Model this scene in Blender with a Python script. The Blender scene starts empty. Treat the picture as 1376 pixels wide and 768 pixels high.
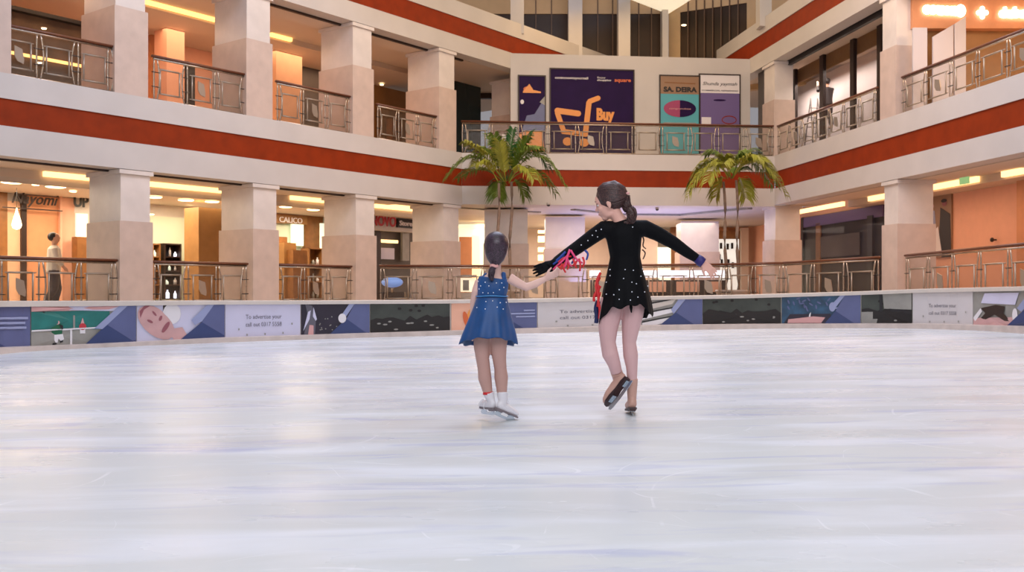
import bpy, bmesh, math, random
from mathutils import Vector, Matrix
from mathutils.bvhtree import BVHTree
random.seed(7)
SC = bpy.context.scene
COL = SC.collection
F = 1290.0; CXP = 688.0; HY = 390.0; EYE = 0.9

# ------------------------------------------------------------------ helpers
def lin(c):
    return tuple(((x/255.0)/12.92 if x/255.0 <= 0.04045 else ((x/255.0+0.055)/1.055)**2.4) for x in c)
MATS = {}
def mat(name, rgb, rough=0.6, metal=0.0, noise=0.0, nscale=4.0, emit=0.0, emitc=None, bump=0.0, bscale=40.0, spec=0.5, trans=0.0, alpha=1.0, coat=0.0, sheen=0.0):
    m = bpy.data.materials.new(name); m.use_nodes = True
    nt = m.node_tree; b = nt.nodes['Principled BSDF']
    c = lin(rgb)
    b.inputs['Base Color'].default_value = (*c, 1)
    b.inputs['Roughness'].default_value = rough
    b.inputs['Metallic'].default_value = metal
    b.inputs['Specular IOR Level'].default_value = spec
    b.inputs['Transmission Weight'].default_value = trans
    b.inputs['Alpha'].default_value = alpha
    b.inputs['Coat Weight'].default_value = coat
    b.inputs['Sheen Weight'].default_value = sheen
    tc = nt.nodes.new('ShaderNodeTexCoord')
    if noise > 0:
        n = nt.nodes.new('ShaderNodeTexNoise'); n.inputs['Scale'].default_value = nscale; n.inputs['Detail'].default_value = 6
        nt.links.new(tc.outputs['Object'], n.inputs['Vector'])
        r = nt.nodes.new('ShaderNodeValToRGB')
        r.color_ramp.elements[0].position = 0.3; r.color_ramp.elements[1].position = 0.7
        r.color_ramp.elements[0].color = (*[x*(1-noise) for x in c], 1)
        r.color_ramp.elements[1].color = (*[min(1, x*(1+noise*0.6)) for x in c], 1)
        nt.links.new(n.outputs['Fac'], r.inputs['Fac']); nt.links.new(r.outputs['Color'], b.inputs['Base Color'])
    if bump > 0:
        n = nt.nodes.new('ShaderNodeTexNoise'); n.inputs['Scale'].default_value = bscale; n.inputs['Detail'].default_value = 4
        nt.links.new(tc.outputs['Object'], n.inputs['Vector'])
        bp = nt.nodes.new('ShaderNodeBump'); bp.inputs['Strength'].default_value = bump; bp.inputs['Distance'].default_value = 0.02
        nt.links.new(n.outputs['Fac'], bp.inputs['Height']); nt.links.new(bp.outputs['Normal'], b.inputs['Normal'])
    if emit > 0:
        b.inputs['Emission Color'].default_value = (*lin(emitc or rgb), 1)
        b.inputs['Emission Strength'].default_value = emit
    MATS[name] = m
    return m

def tag(o, label=None, cat=None, group=None, kind=None):
    if label: o['label'] = label
    if cat: o['category'] = cat
    if group: o['group'] = group
    if kind: o['kind'] = kind
    return o

class MB:
    """collects shapes; build() links them as one mesh object"""
    def __init__(s): s.v = []; s.f = []; s.m = []; s.mats = []; s.smooth = []
    def mi(s, m):
        if m is None: return 0
        if m not in s.mats: s.mats.append(m)
        return s.mats.index(m)
    def add(s, verts, faces, m=None, smooth=False):
        k = len(s.v); i = s.mi(m)
        s.v += [Vector(v) for v in verts]
        for f in faces: s.f.append([k+j for j in f]); s.m.append(i); s.smooth.append(smooth)
    def hexa(s, p, m=None):   # p: 8 points bottom 4 ccw, top 4
        s.add(p, [(3,2,1,0),(4,5,6,7),(0,1,5,4),(1,2,6,5),(2,3,7,6),(3,0,4,7)], m)
    def box(s, a, b, m=None):
        x0,y0,z0 = a; x1,y1,z1 = b
        s.hexa([(x0,y0,z0),(x1,y0,z0),(x1,y1,z0),(x0,y1,z0),(x0,y0,z1),(x1,y0,z1),(x1,y1,z1),(x0,y1,z1)], m)
    def fbox(s, fr, s0, s1, d0, d1, z0, z1, m=None):
        s.hexa([fr.pt(s0,d0,z0),fr.pt(s1,d0,z0),fr.pt(s1,d1,z0),fr.pt(s0,d1,z0),
                fr.pt(s0,d0,z1),fr.pt(s1,d0,z1),fr.pt(s1,d1,z1),fr.pt(s0,d1,z1)], m)
    def tube(s, pts, rad, n=8, m=None, ref=(0,0,1), smooth=True, cap=True):
        pts = [Vector(p) for p in pts]
        if not isinstance(rad, (list,tuple)): rad = [rad]*len(pts)
        rings = []; k0 = len(s.v)
        ref = Vector(ref); V = []
        for i,p in enumerate(pts):
            t = (pts[min(i+1,len(pts)-1)]-pts[max(i-1,0)])
            if t.length < 1e-9: t = Vector((0,0,1))
            t.normalize()
            a = ref - t*ref.dot(t)
            if a.length < 1e-4:
                a = Vector((1,0,0)) - t*t.x
                if a.length < 1e-4: a = Vector((0,1,0))
            a.normalize(); b = t.cross(a)
            r = rad[i]; ra, rb = (r if isinstance(r,(list,tuple)) else (r,r))
            for j in range(n):
                w = 2*math.pi*j/n
                V.append(p + a*(ra*math.cos(w)) + b*(rb*math.sin(w)))
        Fc = []
        for i in range(len(pts)-1):
            for j in range(n):
                Fc.append((i*n+j, i*n+(j+1)%n, (i+1)*n+(j+1)%n, (i+1)*n+j))
        if cap:
            Fc.append(tuple(reversed(range(n)))); Fc.append(tuple((len(pts)-1)*n+j for j in range(n)))
        s.add(V, Fc, m, smooth)
    def ell(s, c, r, m=None, rot=None, nu=16, nv=10):
        c = Vector(c); V=[]; Fc=[]
        R = rot or Matrix.Identity(3)
        V.append(c + R@Vector((0,0,r[2])))
        for i in range(1,nv):
            ph = math.pi*i/nv
            for j in range(nu):
                th = 2*math.pi*j/nu
                V.append(c + R@Vector((r[0]*math.sin(ph)*math.cos(th), r[1]*math.sin(ph)*math.sin(th), r[2]*math.cos(ph))))
        V.append(c + R@Vector((0,0,-r[2])))
        for j in range(nu): Fc.append((0, 1+j, 1+(j+1)%nu))
        for i in range(nv-2):
            for j in range(nu):
                a = 1+i*nu
                Fc.append((a+j, a+nu+j, a+nu+(j+1)%nu, a+(j+1)%nu))
        a = 1+(nv-2)*nu; e = len(V)-1
        for j in range(nu): Fc.append((a+j, e, a+(j+1)%nu))
        s.add(V, Fc, m, True)
    def lathe(s, c, prof, n=16, m=None):
        c = Vector(c); V=[]; Fc=[]
        for (r,z) in prof:
            for j in range(n):
                w = 2*math.pi*j/n
                V.append(c+Vector((r*math.cos(w), r*math.sin(w), z)))
        for i in range(len(prof)-1):
            for j in range(n): Fc.append((i*n+j, i*n+(j+1)%n, (i+1)*n+(j+1)%n, (i+1)*n+j))
        Fc.append(tuple(reversed(range(n)))); Fc.append(tuple((len(prof)-1)*n+j for j in range(n)))
        s.add(V, Fc, m, True)
    def prism(s, fr, poly, d0, d1, m=None):   # poly in (s,z) on a frame, extruded along d
        n = len(poly)
        V = [fr.pt(a,d0,b) for a,b in poly]+[fr.pt(a,d1,b) for a,b in poly]
        Fc = [tuple(range(n)), tuple(reversed(range(n,2*n)))]
        for i in range(n): Fc.append((i,(i+1)%n,n+(i+1)%n,n+i))
        s.add(V, Fc, m)
    def build(s, name, m=None, parent=None, origin=None, fixn=True):
        me = bpy.data.meshes.new(name)
        o = Vector(origin) if origin is not None else Vector((0,0,0))
        if parent is not None and origin is None: o = Vector(parent.get('_o', (0,0,0)))
        me.from_pydata([tuple(v-o) for v in s.v], [], s.f)
        ms = list(s.mats)
        if m is not None:
            ms = [m] if not ms else ms
        for x in ms: me.materials.append(x)
        for p,i,sm in zip(me.polygons, s.m, s.smooth): p.material_index = min(i, max(0,len(ms)-1)); p.use_smooth = sm
        if fixn:
            bm = bmesh.new(); bm.from_mesh(me); bmesh.ops.recalc_face_normals(bm, faces=bm.faces); bm.to_mesh(me); bm.free()
        me.update()
        ob = bpy.data.objects.new(name, me); COL.objects.link(ob)
        if parent is not None:
            ob.parent = parent
            if origin is not None: ob.location = o - Vector(parent.get('_o',(0,0,0)))
        else:
            ob.location = o
        ob['_o'] = tuple(o)
        return ob

def empty(name, loc=(0,0,0)):
    e = bpy.data.objects.new(name, None); COL.objects.link(e); e.location = loc; e['_o'] = tuple(loc); e.empty_display_size = .1
    return e

class Frame:
    """a vertical plane: s along it, d out of it towards the atrium, z up"""
    def __init__(f, o, u, n):
        f.o = Vector((o[0],o[1],0)); f.u = Vector((u[0],u[1],0)).normalized(); f.n = Vector((n[0],n[1],0)).normalized()
    def pt(f, s, d, z): 
        p = f.o + f.u*s + f.n*d; return Vector((p.x, p.y, z))
    def s_at(f, px, d=0):
        k = (px-CXP)/F; o = f.o + f.n*d
        # o.x + s ux = k (o.y + s uy)
        return (k*o.y - o.x)/(f.u.x - k*f.u.y)
    def z_at(f, px, py, d=0):
        s = f.s_at(px, d); y = (f.o + f.n*d + f.u*s).y
        return EYE + (HY-py)*y/F
    def sz(f, px, py, d=0): return f.s_at(px,d), f.z_at(px,py,d)

def P(px, py, y): return Vector(((px-CXP)*y/F, y, EYE+(HY-py)*y/F))

C1 = Vector((-1.522, 29.3)); C2 = Vector((8.226, 30.06))
L = Frame(C1, (-.769,-1), (.7927,-.6096))
R = Frame(C2, (.1457,-1), (-.9895,-.1442))
M = Frame(C1, C2-C1, (.0777,-.997))

# ------------------------------------------------------------------ materials
WHITE = mat('white_painted_stone', (203,196,190), .55, noise=.05, nscale=1.2)
RED = mat('red_painted_band', (140,46,5), .6, spec=.2, noise=.16, nscale=3)
def stone(name, c, vein, sc=3.0):
    m = mat(name, c, .28, noise=.1, nscale=sc, spec=.5)
    return m
STONE_LO = stone('rose_marble', (206,184,170), None)
STONE_UP = stone('cream_plaster', (222,212,204), None, 2)
CREAM = mat('cream_board_capping', (208,196,184), .4, noise=.06)
KICK = mat('kick_strip_cream', (206,190,180), .35, noise=.15, nscale=5)
FLOORT = mat('mall_floor_tile', (190,165,140), .2, noise=.1)
CEILW = mat('ceiling_warm_white', (214,196,178), .7)
WOOD = mat('handrail_wood', (112,66,44), .3, noise=.2, nscale=12)
STEEL = mat('brushed_steel', (186,170,152), .25, metal=.9, noise=.05)
SILVER = mat('pale_metal_frame', (170,156,140), .3, metal=.5)
GLASS = mat('rail_glass', (120,108,92), .02, alpha=.12, spec=.5)
DGLASS = mat('shop_glass', (70,68,84), .02, alpha=.10, spec=.5)
BLACKM = mat('black_metal', (24,20,20), .4)
DARKBR = mat('dark_brown_frame', (46,28,20), .45)
ORANGEW = mat('orange_lit_wall', (214,148,104), .6, noise=.06)
SALMON = mat('salmon_wall', (236,178,148), .6, noise=.04)
PEACH = mat('peach_wall', (226,176,140), .6, noise=.06)
OCHRE = mat('ochre_wood', (156,112,62), .5, noise=.15, nscale=3)
BROWNW = mat('brown_wood', (140,92,48), .4, noise=.2, nscale=6)
GREENW = mat('pale_green_wall', (206,214,190), .6)
BEIGE = mat('beige_panel', (206,172,128), .6, noise=.05)
GREYD = mat('grey_dark_wall', (84,76,72), .6, noise=.1)
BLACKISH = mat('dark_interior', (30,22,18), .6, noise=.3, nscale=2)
NAVYP = mat('navy_print', (38,16,64), .6, noise=.15, nscale=2, spec=.15)
PURPLEP = mat('purple_print', (108,90,142), .5)
TEALP = mat('teal_print', (84,168,178), .4)
TANP = mat('tan_print', (150,116,88), .45)
ORANGEP = mat('orange_print', (232,150,70), .4)
ORANGER = mat('orange_red_print', (210,98,48), .4)
WHITEP = mat('white_print', (228,222,222), .45)
BLUEP = mat('blue_print', (92,98,138), .35, noise=.08)
BLUE2 = mat('deep_blue_print', (54,66,110), .35, noise=.06)
BLUE3 = mat('light_blue_print', (150,156,190), .35)
PALEV = mat('pale_violet_print', (206,202,222), .35, noise=.03)
PALEG = mat('greige_print', (206,198,196), .4, noise=.03)
GREYT = mat('grey_text_print', (96,92,102), .5)
BLACKP = mat('black_print', (30,26,28), .5)
DKGREEN = mat('dark_green_print', (62,66,58), .4, noise=.35, nscale=3)
DKVIOLET = mat('dark_violet_print', (38,28,44), .4, noise=.2)
GREENP = mat('green_print', (22,96,62), .5)
TEAL2 = mat('sea_teal_print', (36,116,108), .4, noise=.25, nscale=3)
SKINP = mat('skin_print', (206,160,156), .45, noise=.08, nscale=5)
SKIND = mat('shadow_rose_print', (150,84,92), .45)
PINKP = mat('pink_print', (214,160,156), .4)
GREYPR = mat('grey_print', (150,146,138), .4, noise=.15)
AQUAP = mat('aquarium_print', (42,78,106), .4, noise=.5, nscale=6)
GLOWW = mat('warm_lamp_glow', (255,232,190), .5, emit=7, emitc=(255,222,168))
GLOWC = mat('cove_glow', (255,226,176), .5, emit=2.1, emitc=(255,206,140))
GLOWO = mat('amber_cove_glow', (255,214,140), .5, emit=2.4, emitc=(255,190,108))
GLOWS = mat('sign_letter_glow', (255,252,244), .5, emit=4, emitc=(255,250,238))
GLOWK = mat('display_case_glow', (250,250,255), .5, emit=1.6, emitc=(236,240,255))
GLOWV = mat('pale_green_lightbox', (232,240,220), .5, emit=.8, emitc=(232,240,214))
GREENS = mat('green_exit_face', (150,200,140), .5, emit=.6, emitc=(150,205,140))

# ------------------------------------------------------------------ ice, boards
def ice_z(x, y): return .0145*x + .004*y
def ice_hit(px, py):
    u = (px-CXP)/F; v = (py-HY)/F
    y = EYE/(v+.0145*u+.004); return Vector((u*y, y, ice_z(u*y, y)))

BD = [(0,472,404,412,466),(130,466.5,404,411,461),(290,460,403.6,409,453),(420,455,403.5,408.5,449),(500,453,403,408,446.5),(600,450,402.5,407.5,443.5),
      (720,447,400.8,405.8,440),(880,443.5,397.8,402.5,436),(1000,441,395.6,400.5,434.6),(1150,440,391.3,396.3,434),(1250,440.5,387.4,392.6,434),(1376,446,384.5,390.5,437.5)]
def bd_lerp(px):
    if px <= BD[0][0]:
        a,b = BD[0],BD[1]
    elif px >= BD[-1][0]:
        a,b = BD[-2],BD[-1]
    else:
        for a,b in zip(BD,BD[1:]):
            if a[0]<=px<=b[0]: break
    t = (px-a[0])/(b[0]-a[0]); return [a[i]+(b[i]-a[i])*t for i in range(5)]
# smooth board plan: sample + smooth the depth
_pl = []
for i in range(-2, 46):
    px = i*32
    q = bd_lerp(min(1376,max(0,px)))
    y = EYE/((q[1]-HY)/F+.0145*(min(1376,max(0,px))-CXP)/F+.004)
    if px<0: y -= .9*(-px)/32
    if px>1376: y -= .9*(px-1376)/32
    _pl.append([px,y])
for _ in range(6):
    for i in range(1,len(_pl)-1): _pl[i][1] = .25*_pl[i-1][1]+.5*_pl[i][1]+.25*_pl[i+1][1]
def bd_y(px):
    px = min(max(px,_pl[0][0]),_pl[-1][0]-1e-6)
    k = (px-_pl[0][0])/32; i = int(k); t = k-i
    return _pl[i][1]*(1-t)+_pl[i+1][1]*t
def bd_row(px, row):   # world point on the board at one of the measured rows
    y = bd_y(px); q = bd_lerp(px)
    if row == 0: return Vector(((px-CXP)/F*y, y, ice_z((px-CXP)/F*y,y)))
    z = EYE+(HY-q[row+1 if row else 1])*y/F if row else 0
    return Vector(((px-CXP)/F*y, y, z))
def bd_n(px):
    a = bd_row(px-8,0); b = bd_row(px+8,0); t = (b-a); t.z=0; t.normalize()
    n = Vector((t.y,-t.x,0))
    return n if n.y<0 else -n
# rows: 1=ledge top, 2=ledge bottom/banner top, 3=banner bottom
def bd_pt(px, f, off=0.0):   # f 0..1 banner bottom..top
    a = bd_row(px,3); b = bd_row(px,2); return a.lerp(b,f)+bd_n(px)*off

PXS = list(range(-40,1417,16))
# rink floor
mb = MB(); xs=[-16+.8*i for i in range(41)]; 
ring=[bd_row(px,0)+bd_n(px)*-.05 for px in PXS]
near=[Vector((-16,8,0)),Vector((-17,-4,0)),Vector((17,-4,0)),Vector((16,8,0))]
left_ext = ring[0]; right_ext = ring[-1]
poly = [near[1],near[2],near[3]]+list(reversed(ring))+[near[0]]
poly = [Vector((p.x,p.y,ice_z(p.x,p.y))) for p in poly]
mb.add(poly,[tuple(range(len(poly)))])
def ice_material():
    m = bpy.data.materials.new('rink_ice'); m.use_nodes=True; nt=m.node_tree; b=nt.nodes['Principled BSDF']; N=nt.nodes; Lk=nt.links
    tc=N.new('ShaderNodeTexCoord')
    def noise(scale, sx, sy, detail=8, rot=0.0, dist=0.0):
        mp=N.new('ShaderNodeMapping'); mp.inputs['Scale'].default_value=(sx,sy,1); mp.inputs['Rotation'].default_value=(0,0,rot)
        n=N.new('ShaderNodeTexNoise'); n.inputs['Scale'].default_value=scale; n.inputs['Detail'].default_value=detail; n.inputs['Distortion'].default_value=dist
        Lk.new(tc.outputs['Object'],mp.inputs['Vector']); Lk.new(mp.outputs['Vector'],n.inputs['Vector']); return n
    def ramp(src, p0, c0, p1, c1):
        r=N.new('ShaderNodeValToRGB'); r.color_ramp.elements[0].position=p0; r.color_ramp.elements[0].color=(*c0,1); r.color_ramp.elements[1].position=p1; r.color_ramp.elements[1].color=(*c1,1)
        Lk.new(src,r.inputs['Fac']); return r
    def mix(a, bb, fac, mode='MIX'):
        x=N.new('ShaderNodeMix'); x.data_type='RGBA'; x.blend_type=mode
        if isinstance(fac,float): x.inputs['Factor'].default_value=fac
        else: Lk.new(fac,x.inputs['Factor'])
        for s,k in ((a,'A'),(bb,'B')):
            if isinstance(s,tuple): x.inputs[6 if k=='A' else 7].default_value=(*s,1)
            else: Lk.new(s,x.inputs[6 if k=='A' else 7])
        return x.outputs[2]
    base = ramp(noise(.35,.6,1.6,5).outputs['Fac'],.35,lin((206,209,211)),.65,lin((215,219,219))).outputs['Color']
    smear = ramp(noise(1.1,.55,2.6,10,0.08,.6).outputs['Fac'],.47,(0,0,0),.68,(1,1,1)).outputs['Color']
    c1 = mix(base, lin((226,230,236)), smear)
    sm2 = ramp(noise(2.2,.35,2.2,10,-0.15,1.0).outputs['Fac'],.55,(0,0,0),.75,(1,1,1)).outputs['Color']
    c2 = mix(c1, lin((184,190,214)), sm2)  # smears carry the lavender tint of coloured lights in their colour
    # fine skate scratches: thin curved lines
    sc_out=None
    for k,(sc,w,rot) in enumerate(((.9,.010,.4),(1.7,.008,-.7),(.5,.006,1.4),(2.6,.009,2.2))):
        v=N.new('ShaderNodeTexNoise'); mp=N.new('ShaderNodeMapping'); mp.inputs['Rotation'].default_value=(0,0,rot); mp.inputs['Location'].default_value=(k*7.3,k*3.1,k)
        v.inputs['Scale'].default_value=sc*.5; v.inputs['Detail'].default_value=.4; v.inputs['Distortion'].default_value=.3
        Lk.new(tc.outputs['Object'],mp.inputs['Vector']); Lk.new(mp.outputs['Vector'],v.inputs['Vector'])
        a=N.new('ShaderNodeMath'); a.operation='SUBTRACT'; Lk.new(v.outputs['Fac'],a.inputs[0]); a.inputs[1].default_value=.5
        a2=N.new('ShaderNodeMath'); a2.operation='ABSOLUTE'; Lk.new(a.outputs[0],a2.inputs[0])
        a3=N.new('ShaderNodeMath'); a3.operation='LESS_THAN'; Lk.new(a2.outputs[0],a3.inputs[0]); a3.inputs[1].default_value=w*.18
        brk=ramp(noise(3.1+k,1,1,3).outputs['Fac'],.5,(0,0,0),.62,(1,1,1)).outputs['Color']
        a4=N.new('ShaderNodeMath'); a4.operation='MULTIPLY'; Lk.new(a3.outputs[0],a4.inputs[0]); Lk.new(brk,a4.inputs[1])
        if sc_out is None: sc_out=a4.outputs[0]
        else:
            mx=N.new('ShaderNodeMath'); mx.operation='MAXIMUM'; Lk.new(sc_out,mx.inputs[0]); Lk.new(a4.outputs[0],mx.inputs[1]); sc_out=mx.outputs[0]
    sc2=N.new('ShaderNodeMath'); sc2.operation='MULTIPLY'; Lk.new(sc_out,sc2.inputs[0]); sc2.inputs[1].default_value=.4
    c3 = mix(c2, lin((246,247,252)), sc2.outputs[0])
    spk = ramp(noise(5.5,.8,1.8,4).outputs['Fac'],.72,(0,0,0),.76,(.45,.45,.45)).outputs['Color']
    c4 = mix(c3, lin((244,245,252)), spk)
    Lk.new(c4,b.inputs['Base Color'])
    rr = ramp(noise(.9,.5,1.5,6).outputs['Fac'],.3,(.2,.2,.2),.7,(.4,.4,.4))
    Lk.new(rr.outputs['Color'],b.inputs['Roughness'])
    bp=N.new('ShaderNodeBump'); bp.inputs['Strength'].default_value=.06; bp.inputs['Distance'].default_value=.02
    Lk.new(noise(3,1,1,8).outputs['Fac'],bp.inputs['Height']); Lk.new(bp.outputs['Normal'],b.inputs['Normal'])
    b.inputs['Specular IOR Level'].default_value=.18; b.inputs['IOR'].default_value=1.31
    return m
ICE = ice_material()
o = mb.build('floor', ICE); tag(o, kind='structure')
if o.data.polygons[0].normal.z < 0: o.data.flip_normals()

# rink barrier: kick strip, core and capping ledge
bar = empty('rink_barrier', bd_row(700,0)); tag(bar,'low curved rink barrier with cream capping ledge running round the far edge of the ice','rink barrier')
def ribbon(rows, m, name, parent, px0=-40, px1=1416, step=16, smooth=False):
    mb=MB(); px=px0; cols=[]
    pxs=[]
    while px<px1: pxs.append(px); px+=step
    pxs.append(px1)
    V=[]; n=len(rows)
    for p in pxs:
        nn=bd_n(p)
        for fn in rows: 
            q,off=fn(p); V.append(q+nn*off)
    Fc=[]
    for i in range(len(pxs)-1):
        for j in range(n): Fc.append((i*n+j,i*n+(j+1)%n,(i+1)*n+(j+1)%n,(i+1)*n+j))
    Fc.append(tuple(range(n))); Fc.append(tuple((len(pxs)-1)*n+j for j in range(n)))
    mb.add(V,Fc,m,smooth)
    return mb.build(name,m,parent)
U=lambda row,off,dz=0: (lambda p: (bd_row(p,row)+Vector((0,0,dz)),off))
ribbon([U(0,.10,-.03),U(3,.10,-.01),U(3,.06,0),U(3,-.15,0),U(0,-.15,-.03)], KICK,'kick_strip',bar)
ribbon([U(3,-.02,0),U(2,-.02,0),U(2,-.15,0),U(3,-.15,0)], CREAM,'board_core',bar)
ribbon([U(2,.05,0),U(1,.05,-.01),U(1,.03,0),U(1,-.32,0),U(2,-.32,0)], CREAM,'capping_ledge',bar)

# walkway floor around the rink (ground storey)
mb=MB(); ring=[bd_row(px,1)+bd_n(px)*-.30 for px in PXS]
outer=[]
for p in ring: outer.append(Vector((p.x*2.6+ (0), p.y*2.6, 0)))
V=[]; Fc=[]
for p,q in zip(ring,outer):
    V.append(Vector((p.x,p.y,p.z-.1))); V.append(Vector((q.x,q.y,p.z-.16)))
for i in range(len(ring)-1): Fc.append((2*i,2*i+1,2*i+3,2*i+2))
mb.add(V,Fc)
tag(mb.build('floor_walkway',FLOORT),kind='structure')

# ------------------------------------------------------------------ banner prints
class Ban:
    def __init__(s,px0,px1): s.a=px0; s.b=px1
    def pt(s,a,b,off): return bd_pt(s.a+(s.b-s.a)*a,b,off if off<.008 else .008+(off-.008)*2.4)
    def poly(s,mb,pts,m,off=.008):
        # subdivide edges for curvature
        q=[]
        for i in range(len(pts)):
            p0=pts[i]; p1=pts[(i+1)%len(pts)]; n=max(1,int(abs(p1[0]-p0[0])*6))
            for k in range(n): q.append((p0[0]+(p1[0]-p0[0])*k/n,p0[1]+(p1[1]-p0[1])*k/n))
        V=[s.pt(a,b,off) for a,b in q]
        c=[sum(x[0] for x in q)/len(q), sum(x[1] for x in q)/len(q)]
        V.append(s.pt(c[0],c[1],off)); n=len(q)
        mb.add(V,[(i,(i+1)%n,n) for i in range(n)],m)
    def disc(s,mb,a,b,ra,rb,m,off=.01,rot=0,n=18):
        W=(s.pt(1,0,0)-s.pt(0,0,0)).length; H=(s.pt(0,1,0)-s.pt(0,0,0)).length
        pts=[]
        for i in range(n):
            t=2*math.pi*i/n; x=ra*H*math.cos(t); y=rb*H*math.sin(t)
            X=x*math.cos(rot)-y*math.sin(rot); Y=x*math.sin(rot)+y*math.cos(rot)
            pts.append((a+X/W,b+Y/H))
        V=[s.pt(x,y,off) for x,y in pts]; mb.add(V,[tuple(range(n))],m)
    def text(s,mb,txt,a,b,h,m,off=.012,width=None):
        V,Fc,wd=text_geo(txt)
        H=(s.pt(0,1,0)-s.pt(0,0,0)).length; W=(s.pt(1,0,0)-s.pt(0,0,0)).length
        k=h; kx=h*H/W
        if width: kx=width/wd
        mb.add([s.pt(a+v[0]*kx,b+v[1]*k,off) for v in V],Fc,m)
_tc={}
def text_geo(txt, shear=0.0, bold=0.0):
    key=(txt,shear,bold)
    if key in _tc: return _tc[key]
    cu=bpy.data.curves.new('lettering','FONT'); cu.body=txt; cu.size=1.0; cu.resolution_u=3; cu.shear=shear; cu.offset=bold; cu.fill_mode='FRONT'
    ob=bpy.data.objects.new('lettering',cu); COL.objects.link(ob)
    dg=bpy.context.evaluated_depsgraph_get(); me=bpy.data.meshes.new_from_object(ob.evaluated_get(dg))
    V=[(v.co.x,v.co.y) for v in me.vertices]; Fc=[tuple(p.vertices) for p in me.polygons]
    bpy.data.objects.remove(ob); bpy.data.curves.remove(cu); bpy.data.meshes.remove(me)
    w=max(v[0] for v in V) if V else 1
    _tc[key]=(V,Fc,w); return _tc[key]
def frame_text(mb, fr, txt, s0, z0, h, m, d, width=None, shear=0.0, bold=0.0, flip=1, thick=.03, drop=0.0):
    V,Fc,w=text_geo(txt,shear,bold); kx=h
    if width: kx=width/w
    n=len(V)
    A=[fr.pt(s0+flip*v[0]*kx,d,z0+v[1]*h+drop*v[0]*kx) for v in V]; B=[fr.pt(s0+flip*v[0]*kx,d-thick,z0+v[1]*h+drop*v[0]*kx) for v in V]
    mb.add(A+B,list(Fc)+[tuple(n+i for i in reversed(f)) for f in Fc],m)

def banner(px0,px1,base,label,draw,name='advertising_banner'):
    mb=MB(); b=Ban(px0+.6,px1-.6)
    n=8
    V=[];Fc=[]
    for i in range(n+1):
        for f,off in ((0,.004),(1,.004),(1,-.018),(0,-.018)): V.append(b.pt(i/n,f,off))
    for i in range(n):
        for j in range(4): Fc.append((i*4+j,i*4+(j+1)%4,(i+1)*4+(j+1)%4,(i+1)*4+j))
    Fc.append((0,1,2,3)); Fc.append(tuple(n*4+j for j in range(4)))
    mb.add(V,Fc,base); draw(b,mb)
    o=mb.build(name,None,fixn=False); tag(o,label,'banner','advertising banners on the rink barrier'); return o
def lines(b,mb,a1,rows,h=.07,m=None):
    for (a0,bb,a_end) in rows: b.poly(mb,[(a0,bb),(a_end,bb),(a_end,bb+h),(a0,bb+h)],m or BLUE3,.012)
def d1(b,mb):
    b.poly(mb,[(0,.0),(.55,0),(0,.42)],BLUE2); b.poly(mb,[(0,1),(.35,1),(0,.6)],BLUE3)
    lines(b,mb,0,[(.35,.68,.95),(.32,.56,.9),(.3,.44,.92)],.06)
banner(-34,41,BLUEP,'plain blue banner at the left end of the barrier with pale text lines',d1)
def d2(b,mb):
    b.poly(mb,[(0,0),(.62,0),(.62,.4),(0,.4)],GREYPR); b.poly(mb,[(0,.38),(.75,.38),(.75,.92),(0,.88)],TEAL2)
    b.poly(mb,[(0,.87),(.8,.9),(.9,1),(0,1)],PINKP,.010); b.poly(mb,[(.35,.9),(.8,.86),(.9,1),(.36,1)],PALEV,.011)
    for a in (.05,.16,.4): b.poly(mb,[(a,.4),(a+.018,.4),(a+.018,.76),(a,.76)],GREYPR,.012)
    b.poly(mb,[(0,.36),(.66,.4),(.66,.44),(0,.4)],WHITEP,.013); b.poly(mb,[(.37,0),(.39,0),(.39,.4),(.37,.4)],WHITEP,.013)
    # golfer
    b.poly(mb,[(.19,.24),(.29,.24),(.3,.5),(.26,.58),(.19,.55)],GREENP,.014); b.disc(mb,.235,.63,.075,.07,BLACKP,.015); b.disc(mb,.25,.58,.05,.05,SKINP,.016)
    b.poly(mb,[(.19,.26),(.23,.06),(.25,.06),(.245,.22),(.28,.1),(.31,.14),(.3,.28)],WHITEP,.015)
    b.poly(mb,[(.2,.0),(.24,.02),(.24,.06),(.2,.05)],BLACKP,.016); b.poly(mb,[(.27,.05),(.3,.07),(.3,.12),(.27,.1)],BLACKP,.016)
    b.poly(mb,[(.09,.93),(.1,.93),(.19,.62),(.17,.6)],BLACKP,.015); b.poly(mb,[(.28,.42),(.3,.4),(.3,.5),(.26,.54)],BLACKP,.016)
    # red and white target
    b.poly(mb,[(.455,.4),(.49,.7),(.52,.4)],PINKP,.014); b.disc(mb,.49,.46,.09,.09,mat('red_print',(190,50,60),.5),.015); b.poly(mb,[(.465,.28),(.515,.28),(.515,.4),(.465,.4)],WHITEP,.014)
    b.poly(mb,[(.52,0),(.72,.5),(1,.05),(1,0)],BLUE2,.016); b.poly(mb,[(.72,.5),(.9,1),(1,1),(1,.03),(.97,.02)],BLUEP,.017); b.poly(mb,[(.6,.4),(.68,.38),(.92,1),(.84,1)],BLUE3,.018)
    lines(b,mb,0,[(.76,.62,.98),(.77,.52,.98),(.84,.42,.98)],.06)
banner(41,183,GREYPR,'banner with a golfer in green swinging beside a teal driving range fence',d2)
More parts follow.
